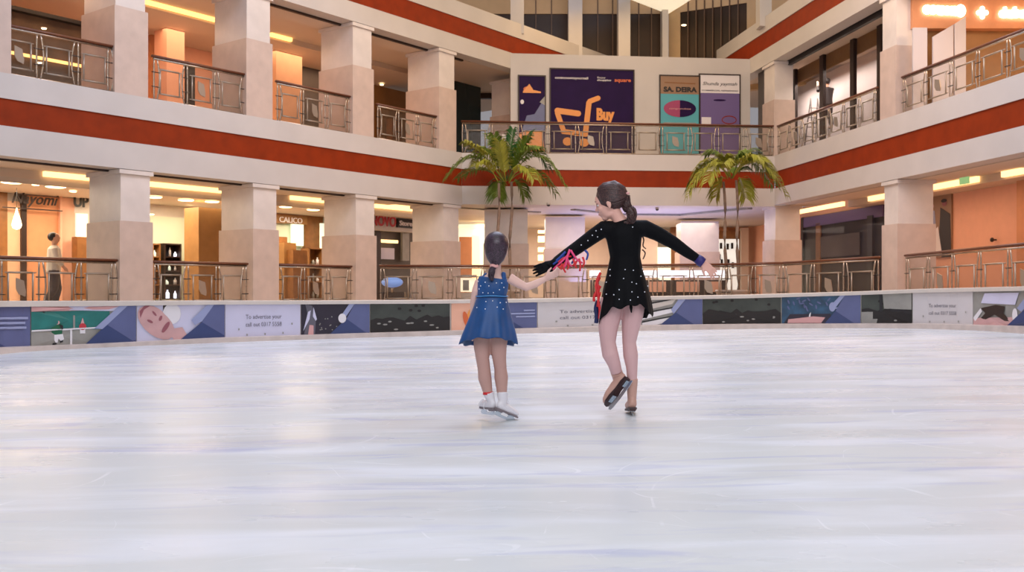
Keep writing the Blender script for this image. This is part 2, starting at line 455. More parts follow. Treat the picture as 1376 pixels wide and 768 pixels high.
def face(b,mb,a,bb):
    b.disc(mb,a,bb,.62,.34,SKINP,.012,-.75); b.disc(mb,a-.03,bb+.14,.42,.30,SKINP,.013,-.7)
    b.poly(mb,[(a+.12,.3),(a+.2,0),(a+.38,0),(a+.3,.35)],SKINP,.0125)
    b.disc(mb,a-.07,bb+.05,.09,.035,SKIND,.015,-.5); b.disc(mb,a-.02,bb+.27,.09,.03,SKIND,.015,-.9)
    b.disc(mb,a+.05,bb+.13,.04,.08,SKIND,.015,-.4); b.disc(mb,a+.11,bb-.13,.18,.06,SKIND,.015,1.0)
    b.poly(mb,[(a-.19,bb+.34),(a-.13,bb+.5),(a-.05,bb+.52),(a-.14,bb+.42),(a-.18,bb+.15)],SKIND,.014)
def d3(b,mb):
    b.disc(mb,.4,.75,.25,.3,WHITEP,.010); face(b,mb,.22,.5)
    b.poly(mb,[(.3,.8),(.42,.8),(.42,1),(.3,1)],DARKBR,.009); b.disc(mb,.37,.78,.12,.18,WHITEP,.011)
    b.poly(mb,[(.5,0),(.74,.48),(1,.06),(1,0)],BLUE2,.016); b.poly(mb,[(.74,.48),(.84,1),(1,1),(1,.05)],BLUEP,.017); b.poly(mb,[(.62,.55),(.66,.4),(.74,.5),(.88,1),(.8,1)],BLUE3,.018)
    lines(b,mb,0,[(.76,.56,.97),(.84,.44,.96)],.07)
banner(183,302,PALEV,'banner with the face of a woman lying down and a blue corner',d3)
def adv(x0,w,h=.19,lines_=('To advertise your','call out 0317 5558'),y=(.55,.31)):
    def f(b,mb):
        b.text(mb,lines_[0],x0,y[0],h,GREYT,width=w); b.text(mb,lines_[1],x0,y[1],h,GREYT,width=w)
        for a,c in ((.17,.2),(.88,.34),(.28,.02),(.52,.03),(.76,.05)): b.poly(mb,[(a,c),(a+.018,c),(a+.018,c+.06),(a,c+.06)],GREYPR,.012)
    return f
banner(302,404,PALEV,'white banner reading To advertise between the lying face and the dark dancer banner',adv(.27,.48))
def d5(b,mb):
    b.poly(mb,[(.04,0),(.2,0),(.22,.6),(.16,.95),(.06,1),(.1,.6)],GREYT,.010); b.poly(mb,[(.03,.12),(.12,.5),(.14,.8),(.1,.75)],PALEV,.012); b.poly(mb,[(.1,0),(.18,0),(.18,.3),(.12,.32)],PINKP,.013)
    b.poly(mb,[(.18,.9),(.23,.5),(.21,.45),(.17,.6)],PALEV,.013)
    b.poly(mb,[(.42,0),(.66,.5),(.95,0)],BLUE2,.014); b.poly(mb,[(.66,.5),(.95,0),(1,0),(1,1),(.78,1)],BLUEP,.015); b.poly(mb,[(.58,.6),(.62,.45),(.78,1),(.7,1)],BLUE3,.016); b.disc(mb,.6,.52,.13,.16,WHITEP,.017)
    lines(b,mb,0,[(.8,.63,.96),(.68,.52,.96),(.8,.41,.96)],.06)
    for i in range(14): b.disc(mb,.26+.3*random.random(),.1+.5*random.random(),.02,.02,GREYPR,.012,n=6)
banner(404,497,DKVIOLET,'near-black banner with a dancer in white at its left and a blue corner',d5)
def dark(seed,extra=None):
    def f(b,mb):
        r=random.Random(seed)
        pts=[(0,0)]+[]
        tops=[(i/14,.38+.22*r.random()) for i in range(15)]
        b.poly(mb,[(0,0)]+tops+[(1,0)],BLACKISH,.010)
        for i in range(9): b.disc(mb,r.random()*.9+.05,.08+.3*r.random(),.05+.04*r.random(),.03,GREYPR,.012,n=7)
        for i in range(5): b.disc(mb,r.random()*.9+.05,.65+.3*r.random(),.07,.05,BLACKISH,.012,n=7)
        if extra: extra(b,mb)
    return f
banner(497,605,DKGREEN,'very dark green banner left of the small skater, showing a night scene',dark(3))
banner(606,650,SALMON,'narrow salmon banner with an orange leaf behind the small skater',lambda b,mb: (b.disc(mb,.62,.55,.28,.16,ORANGEP,.01,1.3),b.disc(mb,.45,.4,.3,.1,ORANGER,.011,1.8)))
def d8(b,mb):
    b.poly(mb,[(0,0),(.75,0),(.3,.55),(0,.35)],BLUE2); b.poly(mb,[(.0,.55),(.3,.95),(.45,1),(.15,.5)],BLUE3,.01)
    lines(b,mb,0,[(.75,.66,.96),(.45,.54,.96),(.6,.42,.96)],.06)
banner(650,722,BLUEP,'blue-grey banner right of the small skater with faint text lines',d8)
banner(722,862,PALEG,'white banner reading To advertise between the two skaters',adv(.21,.5,.17))
def d10(b,mb):
    for k in range(3):
        y=.02+.34*k
        b.poly(mb,[(0,y-.15),(.5,y+.12),(.56,y+.3),(.3,y+.2),(0,y+.06)],WHITEP if k!=2 else CREAM,.010)
        b.poly(mb,[(0,y+.08),(.3,y+.2),(.56,y+.32),(.56,y+.36),(0,y+.13)],BLACKP,.011)
    b.poly(mb,[(.3,0),(.56,.48),(.86,0)],BLUE2,.014); b.poly(mb,[(.56,.48),(.86,0),(1,0),(1,1),(.72,1)],BLUEP,.015); b.poly(mb,[(.48,.6),(.52,.42),(.72,1),(.6,1)],BLUE3,.016)
    lines(b,mb,0,[(.62,.57,.96),(.8,.47,.96),(.8,.37,.96)],.05)
banner(862,944,GREYPR,'banner with white wavy stripes and a blue corner right behind the tall skater',d10)
banner(944,1050,DKGREEN,'very dark banner right of the wavy stripes showing shadowy figures',dark(8))
def d12(b,mb):
    b.poly(mb,[(.02,0),(.62,0),(.62,.35),(.1,.35)],DKVIOLET,.010); b.poly(mb,[(.07,.02),(.5,.02),(.55,.22),(.4,.26),(.08,.16)],PINKP,.012); b.poly(mb,[(.34,.25),(.36,.25),(.37,.42),(.35,.36)],WHITEP,.013)
    b.poly(mb,[(.54,0),(.68,.45),(.92,0)],BLUE2,.014); b.poly(mb,[(.68,.45),(.92,0),(1,0),(1,1),(.8,1)],BLUEP,.015); b.poly(mb,[(.6,.6),(.64,.42),(.8,1),(.74,1)],BLUE3,.016); b.disc(mb,.64,.6,.12,.17,BLUE3,.017)
    lines(b,mb,0,[(.85,.62,.98),(.68,.52,.98),(.85,.4,.98)],.06)
    for i in range(16): b.disc(mb,.05+.55*random.random(),.5+.45*random.random(),.09,.03,BLUEP,.011,random.random()*3,8)
banner(1050,1157,AQUAP,'blue aquarium banner with a pink shape at the bottom and a violet corner',d12)
def ex13(b,mb):
    b.poly(mb,[(0,0),(.3,0),(.35,.4),(0,.4)],GREYPR,.013); b.poly(mb,[(.45,.5),(1,.45),(1,1),(.42,1)],GREYPR,.013); b.poly(mb,[(.6,.4),(1,.3),(1,.42),(.55,.5)],BLACKP,.014)
    b.poly(mb,[(.36,.4),(.42,.4),(.42,1),(.36,1)],BLACKP,.014)
banner(1157,1226,DKGREEN,'small dark street scene banner left of the right-hand white banner',dark(12,ex13))
banner(1226,1308,PALEG,'white banner reading To advertise near the right end of the barrier',adv(.27,.46,.16,y=(.52,.28)))
def d15(b,mb):
    b.poly(mb,[(0,.0),(.62,0),(.62,.25),(0,.2)],SKINP,.010); b.poly(mb,[(.1,.5),(.3,.6),(.42,.55),(.4,.35),(.5,.1),(.45,.08),(.3,.35),(.12,.1),(.06,.1),(.16,.35)],DARKBR,.012)
    b.poly(mb,[(.03,.1),(.12,.4),(.1,.5),(.0,.2)],WHITEP,.013); b.poly(mb,[(.1,.65),(.55,.6),(.6,.95),(.15,.95)],PALEV,.011); b.disc(mb,.55,.3,.12,.2,WHITEP,.013)
    b.poly(mb,[(.45,0),(.72,.55),(1,.3),(1,0)],BLUE2,.014); b.poly(mb,[(.72,.55),(1,.3),(1,1),(.85,1)],BLUEP,.015); b.poly(mb,[(.58,.5),(.64,.4),(.86,1),(.76,1)],BLUE3,.016)
banner(1308,1412,GREYPR,'banner with a leaping dancer at the right end of the barrier',d15)

# ------------------------------------------------------------------ storey slabs
Z2=5.10; R2T=4.61; R2B=4.08; B2=3.50       # second-floor slab: top, red band top/bottom, underside
Z3=9.68; R3T=9.19; R3B=8.63; B3=8.12
SL_L=21.0; SL_R=19.0
def slab(fr,s0,s1,zt,rt,rb,zb,name,depth=7.0,d0=0.0):
    mb=MB()
    # moulded front: bands step slightly
    for z0,z1,dd,m in ((rt,zt,0,WHITE),(rb,rt,-.03,RED),(zb,rb,0,WHITE)):
        mb.fbox(fr,s0,s1,d0+dd,d0-.45,z0,z1,m)
    mb.fbox(fr,s0,s1,d0-.45,d0-depth,zb+.18,zt,CEILW)
    o=mb.build(name); tag(o,kind='structure'); return o
slab(L,-.01,SL_L,Z2,R2T,R2B,B2,'wall_left_lower_fascia')
slab(M,0,9.778,Z2,R2T,R2B+.01,B2+.03,'wall_front_lower_fascia',depth=12)
slab(R,-.01,SL_R,Z2+.02,R2T+.01,R2B+.01,B2+.08,'wall_right_lower_fascia',depth=6)
slab(L,-8.5,SL_L,Z3,R3T,R3B,B3,'wall_left_upper_fascia')
slab(R,-8.5,SL_R,Z3,R3T,R3B,B3,'wall_right_upper_fascia',depth=6)

# ------------------------------------------------------------------ columns
def column(fr, pe, s_w, depth, z0, z1, zt, label, group, d0=-.02, upin=.045, cap=True, sgn=1):
    """pe: pixel of the front edge; s_w width along the wall away from viewer"""
    s0=fr.s_at(pe,d0); e=empty('column',fr.pt(s0-s_w/2,d0-depth/2,z0)); tag(e,label,'column',group)
    m=MB(); m.fbox(fr,s0,s0-s_w,d0,d0-depth,z0,zt); m.build('marble_base',STONE_LO,e)
    m=MB(); m.fbox(fr,s0-upin,s0-s_w+upin,d0-upin,d0-depth+upin,zt,z1-(.12 if cap else 0)); m.build('upper_shaft',STONE_UP,e)
    if cap:
        m=MB(); m.fbox(fr,s0+.01,s0-s_w-.01,d0+.01,d0-depth-.01,z1-.12,z1-.03); m.build('cap_moulding',STONE_UP,e)
    return e
ordL=['first','second','third','fourth']
edges_L=[(161,'nearest the left edge'),(340,'second from the left'),(478,'third from the left'),(596,'fourth from the left, next to the red-lettered shop')]
for k,(pe,txt) in enumerate(edges_L):
    zt=L.z_at(pe,{161:296,340:307,478:315,596:323}[pe],-.02)
    column(L,pe,.78,1.36,.4,B2+.02,zt,'square marble-based column on the ground storey, left side, '+txt,'ground storey columns')
for k,(pe,ty,txt) in enumerate([(-42,0,'cut by the left edge of the picture'),(154,9,'first whole one from the left'),(331,55,'second whole one from the left'),(474,91,'third whole one from the left'),(590,118,'last before the corner')]):
    zt=Z2+1.86
    column(L,pe,.78,1.36,Z2,B3+.02,zt,'square column on the upper gallery, left side, '+txt,'upper gallery columns')
column(L,686,.7,.9,Z2,B3+.02,Z2+1.8,'pinkish column in the left corner of the upper gallery beside the posters','upper gallery columns',d0=-.9)
# right side
column(R,1206,.72,1.0,.5,B2+.1,R.z_at(1206,300),'square column on the ground storey, right side, between the two railings','ground storey columns')
column(R,1203.5,.72,.62,Z2,B3+.02,R.z_at(1203,60),'square column on the upper gallery, right side, beside the orange shop sign','upper gallery columns')
column(R,1041,.95,.9,.5,B2+.1,R.z_at(1041,322),'wide corner column on the ground storey where the right side begins','ground storey columns')
column(R,1040,.9,.7,Z2,B3+.02,R.z_at(1040,133),'square corner column on the upper gallery at the right end of the poster wall','upper gallery columns')
# inner columns of the far side, ground storey
def pbox(mb,px0,px1,y,py_top,zb,depth,m,py_bot=None):
    x0=(px0-CXP)*y/F; x1=(px1-CXP)*y/F; zt=EYE+(HY-py_top)*y/F
    if py_bot is not None: zb=EYE+(HY-py_bot)*y/F
    mb.box((x0,y,zb),(x1,y+depth,zt),m)
for px0,px1,y,pt,trans,txt in ((651,709,30.6,281,327,'behind the left palm'),(733,786,33.4,291,334,'just left of the tall skater'),(915,966,35.5,297,338,'behind the outstretched hand of the tall skater')):
    e=empty('column',((px0+px1)/2/F*y-CXP*y/F,y+.5,.5)); tag(e,'square inner column on the ground storey, far side, '+txt,'column','inner columns of the far side')
    zt=EYE+(HY-trans)*y/F
    m=MB(); pbox(m,px0-1.5,px1+1.5,y-.04,trans,.4,1.1,None); m.build('marble_base',STONE_LO,e)
    m=MB(); pbox(m,px0,px1,y,pt,zt,1.0,None); m.build('upper_shaft',STONE_UP,e)
# ------------------------------------------------------------------ railings
_rn=[0]
def railing(p0,p1,zb,zt,label,group,orn=(1,),mod=.88,glass=True,flip=False):
    """p0,p1 plan points; zb,zt (z0,z1) foot and handrail-top heights at both ends"""
    p0=Vector((p0[0],p0[1],0)); p1=Vector((p1[0],p1[1],0)); Ln=(p1-p0).length; u=(p1-p0).normalized()
    nn=Vector((u.y,-u.x,0)); 
    if nn.y>0: nn=-nn
    n=max(1,round(Ln/mod)); w=Ln/n
    def pt(s,z,d=0):   # z is 0..1 between foot and handrail
        t=s/Ln; a=zb[0]+(zb[1]-zb[0])*t; b=zt[0]+(zt[1]-zt[0])*t
        q=p0+u*s+nn*d; return Vector((q.x,q.y,a+(b-a)*z))
    e=empty('railing',pt(Ln/2,0)); tag(e,label,'railing',group)
    m=MB(); m.tube([pt(-.03,1-.03),pt(Ln+.03,1-.03)],[(.032,.05)]*2,10,WOOD); m.build('handrail',WOOD,e)
    m=MB(); m.tube([pt(0,.92),pt(Ln,.92)],[(.022,.03)]*2,8,STEEL); m.tube([pt(0,.02),pt(Ln,.02)],.018,6,STEEL); m.build('steel_rail',STEEL,e)
    if glass:
        m=MB(); V=[pt(.02,.05,-.035),pt(Ln-.02,.05,-.035),pt(Ln-.02,.05,-.045),pt(.02,.05,-.045),pt(.02,.9,-.035),pt(Ln-.02,.9,-.035),pt(Ln-.02,.9,-.045),pt(.02,.9,-.045)]
        m.hexa(V); m.build('glass_panel',GLASS,e)
    for i in range(n+1):
        s=min(max(i*w,.05),Ln-.05); m=MB(); sg=-1 if i%2 else 1
        N=9
        for side in (-1,1):
            pts=[]
            for k in range(N):
                t=k/(N-1); bow=.075*math.sin(math.pi*t)
                pts.append(pt(s+side*(.035)+side*bow*(.85 if side*sg>0 else .1),.02+.9*t,0.01))
            m.tube(pts,[(.013,.02)]*N,6,STEEL,ref=tuple(nn))
        for zz in (.3,.62): m.tube([pt(s-.1,zz,.015),pt(s+.1,zz,.015)],.011,6,BLACKM)
        m.build('post',None,e)
    for i in range(n):
        a=i*w+w*.2; b=(i+1)*w-w*.2; m=MB(); z0,z1=.16,.7
        def bar(q0,q1,r=.02): m.tube([q0,q1],[(r,r)]*2,4,SILVER,ref=tuple(nn))
        bar(pt(a,z0,.01),pt(b,z0,.01)); bar(pt(a,z1,.01),pt(b,z1,.01)); bar(pt(a,z0,.01),pt(a,z1,.01)); bar(pt(b,z0,.01),pt(b,z1,.01))
        bar(pt(i*w+.1,z0,.01),pt(a,z0,.01),.012); bar(pt(b,z0,.01),pt((i+1)*w-.1,z0,.01),.012); bar(pt(i*w+.1,z1,.01),pt(a,z1,.01),.012); bar(pt(b,z1,.01),pt((i+1)*w-.1,z1,.01),.012)
        m.build('panel_frame',SILVER,e)
        if (i%3) in orn:
            c=(a+b)/2; hw=(b-a)*.2; m=MB()
            q=[pt(c-hw,.6,.03),pt(c+hw*.6,.55,.03),pt(c+hw,.35,.03),pt(c+hw*.9,.26,.03),pt(c-hw*.4,.3,.03),pt(c-hw,.4,.03)]
            q2=[x-nn*.02 for x in q]; k=len(q)
            m.add(q+q2,[tuple(range(k)),tuple(reversed(range(k,2*k)))]+[(j,(j+1)%k,k+(j+1)%k,k+j) for j in range(k)])
            m.build('shield_ornament',SILVER,e)
    return e
def xy(v): return (v[0],v[1])
def fr_rail(fr,pa,pb,ya,yb,zb,label,group,d=-.12,**kw):
    a=fr.pt(fr.s_at(pa,d),d,0); b=fr.pt(fr.s_at(pb,d),d,0)
    railing(xy(a),xy(b),(zb,zb),(fr.z_at(pa,ya,d),fr.z_at(pb,yb,d)),label,group,**kw)
GG='ground storey railings'; UG='upper gallery railings'
fr_rail(L,-60,155,341.3,347.6,.5,'railing on the ground storey at the far left, in front of the orange shop',GG,mod=.85)
fr_rail(L,207,331,349.5,352.6,.5,'railing between the first two ground storey columns, before the pale green shop',GG)
fr_rail(L,373,471,353.6,356.2,.5,'railing between the second and third ground storey columns, before the brown counter',GG)
# long far railing, gently bent
FR=[(511,355.3,26.5),(740,355.6,27.2),(976,353.2,27.0),(1052,351.3,26.2),(1181,343.4,24.2)]
for i,(a,b) in enumerate(zip(FR,FR[1:])):
    pa=P(a[0],a[1],a[2]); pb=P(b[0],b[1],b[2])
    railing(xy(pa),xy(pb),(.5,.5),(pa.z,pb.z),['long far railing behind the small skater','far railing running behind the tall skater','far railing behind the outstretched hand and right palm','far railing in front of the dark glass shop on the right'][i],GG,mod=.92)
fr_rail(R,1218,1400,341,322.5,.55,'railing on the ground storey at the far right, before the salmon wall',GG,mod=.85)
fr_rail(L,-60,150,17.5,60.5,Z2,'upper gallery railing at the far left, before the dark shop front',UG,mod=.88)
fr_rail(L,206,329,73.5,98.5,Z2,'upper gallery railing between the first two left columns, before the salmon corridor',UG)
fr_rail(L,372,469,107.5,128,Z2,'third upper gallery railing from the left',UG)
fr_rail(L,507,585,138.5,154.8,Z2,'fourth upper gallery railing from the left, nearest the left corner',UG)
a=M.pt(0,-.12,0); b=M.pt(9.75,-.12,0)
railing(xy(a),xy(b),(Z2,Z2+.02),(M.z_at(621,161.5,-.12),M.z_at(1036,168,-.12)),'long upper gallery railing below the purple and teal posters',UG,mod=.89)
fr_rail(R,1046,1178,168,116.5,Z2+.02,'upper gallery railing on the right before the window with a ladder silhouette',UG)
fr_rail(R,1214,1400,102,29,Z2+.02,'upper gallery railing at the far right below the glowing shop sign',UG)

# ------------------------------------------------------------------ front poster wall (upper gallery, far side)
A=L.pt(L.s_at(686),0,0); B=R.pt(R.s_at(1008),0,0)
PW=Frame((A.x,A.y),(B.x-A.x,B.y-A.y),(.09,-.996)); LW_=(B-A).length
zt=PW.z_at(690,71); 
mb=MB(); mb.fbox(PW,0,LW_,0,-.3,Z2,PW.z_at(850,75.5)); tag(mb.build('wall_front_upper',WHITE),kind='structure')
# floor of the front gallery is the slab top; poster bays
def pbay(fr,px0,px1,py0,py1,name,label,cat,base,draw,d=.03,group=None,frame=True,thick=.05):
    pm=(px0+px1)/2; s0=fr.s_at(px0,d); s1=fr.s_at(px1,d); z1=fr.z_at(pm,py0,d); z0=fr.z_at(pm,py1,d)
    e=empty(name,fr.pt((s0+s1)/2,d,z0)); tag(e,label,cat,group)
    m=MB(); m.fbox(fr,s0,s1,d,d-thick,z0,z1); m.build('printed_sheet',base,e)
    W=s1-s0; H=z1-z0
    def poly(pts,mt,off=.006): 
        mm=MB(); mm.prism(fr,[(s0+a*W,z0+b*H) for a,b in pts],d+off,d+off-.004,mt); return mm
    class D: pass
    D.m=MB()
    def addpoly(pts,mt,off=.006): D.m.prism(fr,[(s0+a*W,z0+b*H) for a,b in pts],d+off,d+off-.004,mt)
    def adddisc(a,b,ra,rb,mt,off=.008,n=24): addpoly([(a+ra*math.cos(2*math.pi*i/n),b+rb*math.sin(2*math.pi*i/n)) for i in range(n)],mt,off)
    def addtext(t,a,b,h,w,mt,off=.014,shear=0,bold=0): frame_text(D.m,fr,t,s0+a*W,z0+b*H,h*H,mt,d+off,width=w*W,shear=shear,bold=bold,thick=.006)
    D.p=addpoly; D.d=adddisc; D.t=addtext
    if draw:
        draw(D); D.m.build('print',None,e)
    if frame:
        m=MB()
        for q in ((s0-.04,s0,z0,z1+.04),(s1,s1+.04,z0,z1+.04),(s0,s1,z1,z1+.04)): m.fbox(fr,q[0],q[1],d+.02,d-thick,q[2],q[3])
        m.build('frame',DARKBR,e)
    return e
def q1(D):
    D.p([(0,.0),(.0,.25),(.55,.28),(.9,.3),(1,0)],ORANGEP); D.p([(.15,.33),(.3,.48),(.6,.5),(1,.72),(1,.28),(.12,.27)],BLUEP,.008)
    D.d(.35,.83,.18,.035,ORANGER); D.p([(.15,.8),(.4,.9),(.55,.82),(.85,.8),(.85,.78),(.15,.78)],ORANGEP,.009); D.d(.12,.66,.07,.03,WHITEP); D.p([(.8,.66),(1,.74),(1,.62)],GREYPR,.009)
pbay(PW,697.5,732,102.5,204,'wall_poster','narrow purple poster with an orange shoe, leftmost on the far upper wall','poster',NAVYP,q1)
def q2(D):
    D.t('comingsoontoyourmall',.05,.885,.04,.4,WHITEP,bold=.02); D.t('Enjoy',.56,.9,.03,.1,WHITEP); D.t('shopping',.56,.87,.03,.17,WHITEP,bold=.02); D.t('square',.77,.865,.06,.2,ORANGER,bold=.03)
    def bar(p,q,w,m=ORANGEP,off=.01):
        dx=q[0]-p[0]; dy=(q[1]-p[1]); l=math.hypot(dx,dy); ox=-dy/l*w*.5; oy=dx/l*w*.5
        D.p([(p[0]+ox,p[1]+oy),(q[0]+ox,q[1]+oy),(q[0]-ox,q[1]-oy),(p[0]-ox,p[1]-oy)],m,off)
        D.d(p[0],p[1],w*.5,w*.5,m,off+.001); D.d(q[0],q[1],w*.5,w*.5,m,off+.001)
    bar((.08,.5),(.33,.47),.07); bar((.08,.47),(.15,.27),.06,off=.012); bar((.15,.25),(.42,.22),.06,off=.014); bar((.42,.25),(.46,.6),.065,off=.016); bar((.47,.62),(.57,.66),.06,off=.018)
    D.d(.2,.13,.055,.05,ORANGEP,.02); D.d(.4,.12,.06,.05,ORANGEP,.02); D.t('Buy',.55,.4,.19,.22,ORANGEP,.02,bold=.06)
pbay(PW,740,851,94,205,'wall_poster','large dark purple poster with an orange cart outline and the word Buy','poster',NAVYP,q2)
def q3(D):
    D.p([(0,.77),(1,.77),(1,1),(0,1)],TANP); D.t('SA. DEIRA',.08,.8,.085,.86,BLACKP,bold=.05); D.p([(.1,.91),(.9,.9),(.9,.915),(.1,.925)],BROWNW,.01)
    D.d(.5,.58,.42,.11,NAVYP,.009); D.p([(.5+.42*math.cos(t)*1.0,.58+.11*math.sin(t)) for t in [math.pi*.5+math.pi*k/12 for k in range(13)]],mat('magenta_print',(160,60,100),.4),.011); D.t('congratulate',.22,.57,.03,.56,PINKP,.02)
    D.p([(.08,.375),(.92,.36),(.92,.4),(.08,.4)],GREYPR,.01)
pbay(PW,887.5,939.5,102.5,206,'wall_poster','teal poster with a magenta and navy oval under a brown heading','poster',TEALP,q3)
def q4(D):
    D.p([(0,.77),(1,.77),(1,1),(.0,1)],WHITEP); D.t('Shunda yaymah',.06,.87,.06,.88,BLACKP,shear=.3); D.t('COMMERCIAL REFRESHING',.04,.795,.022,.92,GREYT,bold=.02)
    D.p([(.02,.77),(1,.77),(.98,.7),(.94,.6),(.9,.77)],PURPLEP,.004); D.d(.5,.68,.16,.012,NAVYP,.008); D.p([(.04,.36),(.28,.36),(.28,.46),(.04,.46)],WHITEP,.008)
    n=24
    for i in range(n):
        t0=2*math.pi*i/n; t1=2*math.pi*(i+1)/n
        D.p([(.74+.19*math.cos(t0),.43+.055*math.sin(t0)),(.74+.19*math.cos(t1),.43+.055*math.sin(t1)),(.74+.17*math.cos(t1),.43+.043*math.sin(t1)),(.74+.17*math.cos(t0),.43+.043*math.sin(t0))],RED,.009)
pbay(PW,940.5,993.5,101,206,'wall_poster','lilac poster with a white heading and a red ring, rightmost on the far upper wall','poster',PURPLEP,q4)
# corner returns left and right of the poster wall
mb=MB(); g0=L.pt(L.s_at(686),0,0)
mb.fbox(L,-.55,-2.0,-2.3,-2.6,Z2,B3); tag(mb.build('wall_left_gallery_end',PEACH),kind='structure')
mb=MB(); mb.fbox(R,-.4,-1.9,-.25,-.5,Z2,B3); tag(mb.build('wall_right_gallery_end',GREYD),kind='structure')

# ------------------------------------------------------------------ left side interiors, ground storey
D1=-7.0
mb=MB(); mb.fbox(L,-4,SL_L,D1,D1-.3,.4,B2+.7); tag(mb.build('wall_left_shops',CREAM),kind='structure')
# dropped ceiling with a raised, lit recess
mb=MB()
mb.fbox(L,-.2,SL_L,-.5,-1.35,B2-.0,B2+.5,CEILW)
mb.fbox(L,-.2,SL_L,-1.35,-3.3,B2+.36,B2+.5,CEILW)
mb.fbox(L,-3,SL_L,-3.3,D1,B2-.02,B2+.5,CEILW)
tag(mb.build('ceiling_left_walkway'),kind='structure')
mb=MB(); mb.fbox(L,-.15,SL_L,-.44,-.52,B2-.04,B2+.01); tag(mb.build('trim_1',DARKBR),kind='structure')
mb=MB(); mb.fbox(L,-3,SL_L,-3.3,-3.36,B2-.14,B2-.02); tag(mb.build('trim_2',CREAM),kind='structure')
def strip(fr,s0,s1,d0,d1,z0,z1,label,m=GLOWC,group='cove light strips'):
    mm=MB(); mm.fbox(fr,s0,s1,d0,d1,z0,z1); o=mm.build('cove_light',m,origin=fr.pt((s0+s1)/2,(d0+d1)/2,z0)); tag(o,label,'light',group); return o
for pa,pb,t in ((60,128,'on the ground storey left of the first column'),(196,300,'between the first two ground storey columns'),(392,442,'between the second and third ground storey columns'),(505,566,'above the red-lettered shop')):
    strip(L,L.s_at(pa,-3.2),L.s_at(pb,-3.2),-3.2,-3.29,B2+.06,B2+.22,'bright warm ceiling cove strip '+t)
def downlight(c,r,label,group='round ceiling downlights'):
    c=Vector(c); mm=MB(); mm.lathe(c,[(r,0),(r,-.02),(r*.8,-.035),(0.001,-.035)],16,GLOWW)
    e=empty('ceiling_light',c); tag(e,label,'light',group)
    mm.build('lamp_face',GLOWW,e); m2=MB(); m2.lathe(c,[(r*1.02,-.002),(r*1.15,-.002),(r*1.15,-.02),(r*1.02,-.02)],16,WHITE); m2.build('ring',WHITE,e)
def at_ceiling(px,py,z):   # point of a horizontal ceiling seen at a pixel
    y=(z-EYE)*F/(HY-py); return Vector(((px-CXP)*y/F,y,z))
zc=B2-.03
for px,py,r,t in ((16,244,.24,'at the far left above the hanging drop lamp'),(75,250,.24,'right of the far left one'),(208,264,.2,'left end between the first two columns'),(250,268,.22,'middle one between the first two columns'),(285,270,.2,'right end between the first two columns'),(384,277,.2,'left one between the second and third columns'),(421,281,.2,'right one between the second and third columns'),(647,305,.2,'right of the fourth column')):
    downlight(at_ceiling(px,py,zc),r,'round glowing downlight, '+t)
for px,py,t in ((48,247,'small spot left'),(98,256,'small spot right'),(255,281,'small spot near green wall'),(259,292,'lowest spot near green wall'),(203,287,'spot behind first column')):
    q=at_ceiling(px,py,zc) if py<276 else L.pt(L.s_at(px,-6.4),-6.4,L.z_at(px,py,-6.4))
    downlight(q,.09,'tiny ceiling spotlight in the left shops, '+t,'tiny spotlights')

DW=D1+.02
def pan(fr,px0,px1,py0,py1,d,thick,m,name,label,cat,group=None,parent=None):
    pm=(px0+px1)/2; s0=fr.s_at(px0,d); s1=fr.s_at(px1,d); z1=fr.z_at(pm,py0,d); z0=fr.z_at(pm,py1,d) if py1 is not None else .42
    mm=MB(); mm.fbox(fr,s0,s1,d,d-thick,z0,z1)
    o=mm.build(name,m,parent,origin=None if parent is not None else fr.pt((s0+s1)/2,d-thick/2,z0))
    if parent is None: tag(o,label,cat,group)
    return o
# orange boutique at far left
sh=empty('shop',L.pt(L.s_at(50,DW),DW,.4)); tag(sh,'orange-walled boutique behind the far left ground storey railing','shop')
pan(L,-60,10,256,None,DW+.1,.12,BROWNW,'side_panel','','',parent=sh)
pan(L,10,29,270,None,DW+.08,.1,PEACH,'wall_panel','','',parent=sh)
pan(L,29,36,262,None,DW+.16,.18,DARKBR,'door_jamb','','',parent=sh)
pan(L,36,81,264,None,DW+.06,.08,ORANGEW,'wall_panel','','',parent=sh)
pan(L,81,84,262,None,DW+.16,.18,SALMON,'door_jamb','','',parent=sh)
pan(L,84,100,266,None,DW+.06,.08,SALMON,'wall_panel','','',parent=sh)
m=MB(); s0=L.s_at(14,DW+.3); s1=L.s_at(78,DW+.3); frame_text(m,L,'Nayomi',s0,L.z_at(45,274,DW+.3),.42,DARKBR,DW+.34,width=abs(s0-s1),flip=-1,shear=.35,bold=.01); m.build('script_lettering',DARKBR,sh)
m=MB(); s0=L.s_at(84,DW+.3); m.fbox(L,L.s_at(4,DW+.3),s0,DW+.3,DW+.27,L.z_at(45,280,DW+.3)-.03,L.z_at(45,280,DW+.3)); m.build('sign_rail',DARKBR,sh)
sh=empty('shop',L.pt(L.s_at(108,DW),DW,.4)); tag(sh,'pale shop front with dark U P letters left of the first column','shop')
pan(L,100,122,266,None,DW+.05,.06,CREAM,'wall_panel','','',parent=sh); pan(L,103,118,287,318,DW+.12,.08,GLOWV,'lightbox','','',parent=sh)
m=MB(); s0=L.s_at(98.5,DW+.2); s1=L.s_at(119,DW+.2); frame_text(m,L,'UP',s0,L.z_at(108,277.5,DW+.2),.42,BLACKM,DW+.22,width=abs(s0-s1),flip=-1,bold=.03); m.build('lettering',BLACKM,sh)
pan(L,104,118,318,402,DW+.5,.3,BROWNW,'display_plinth','','',parent=sh)
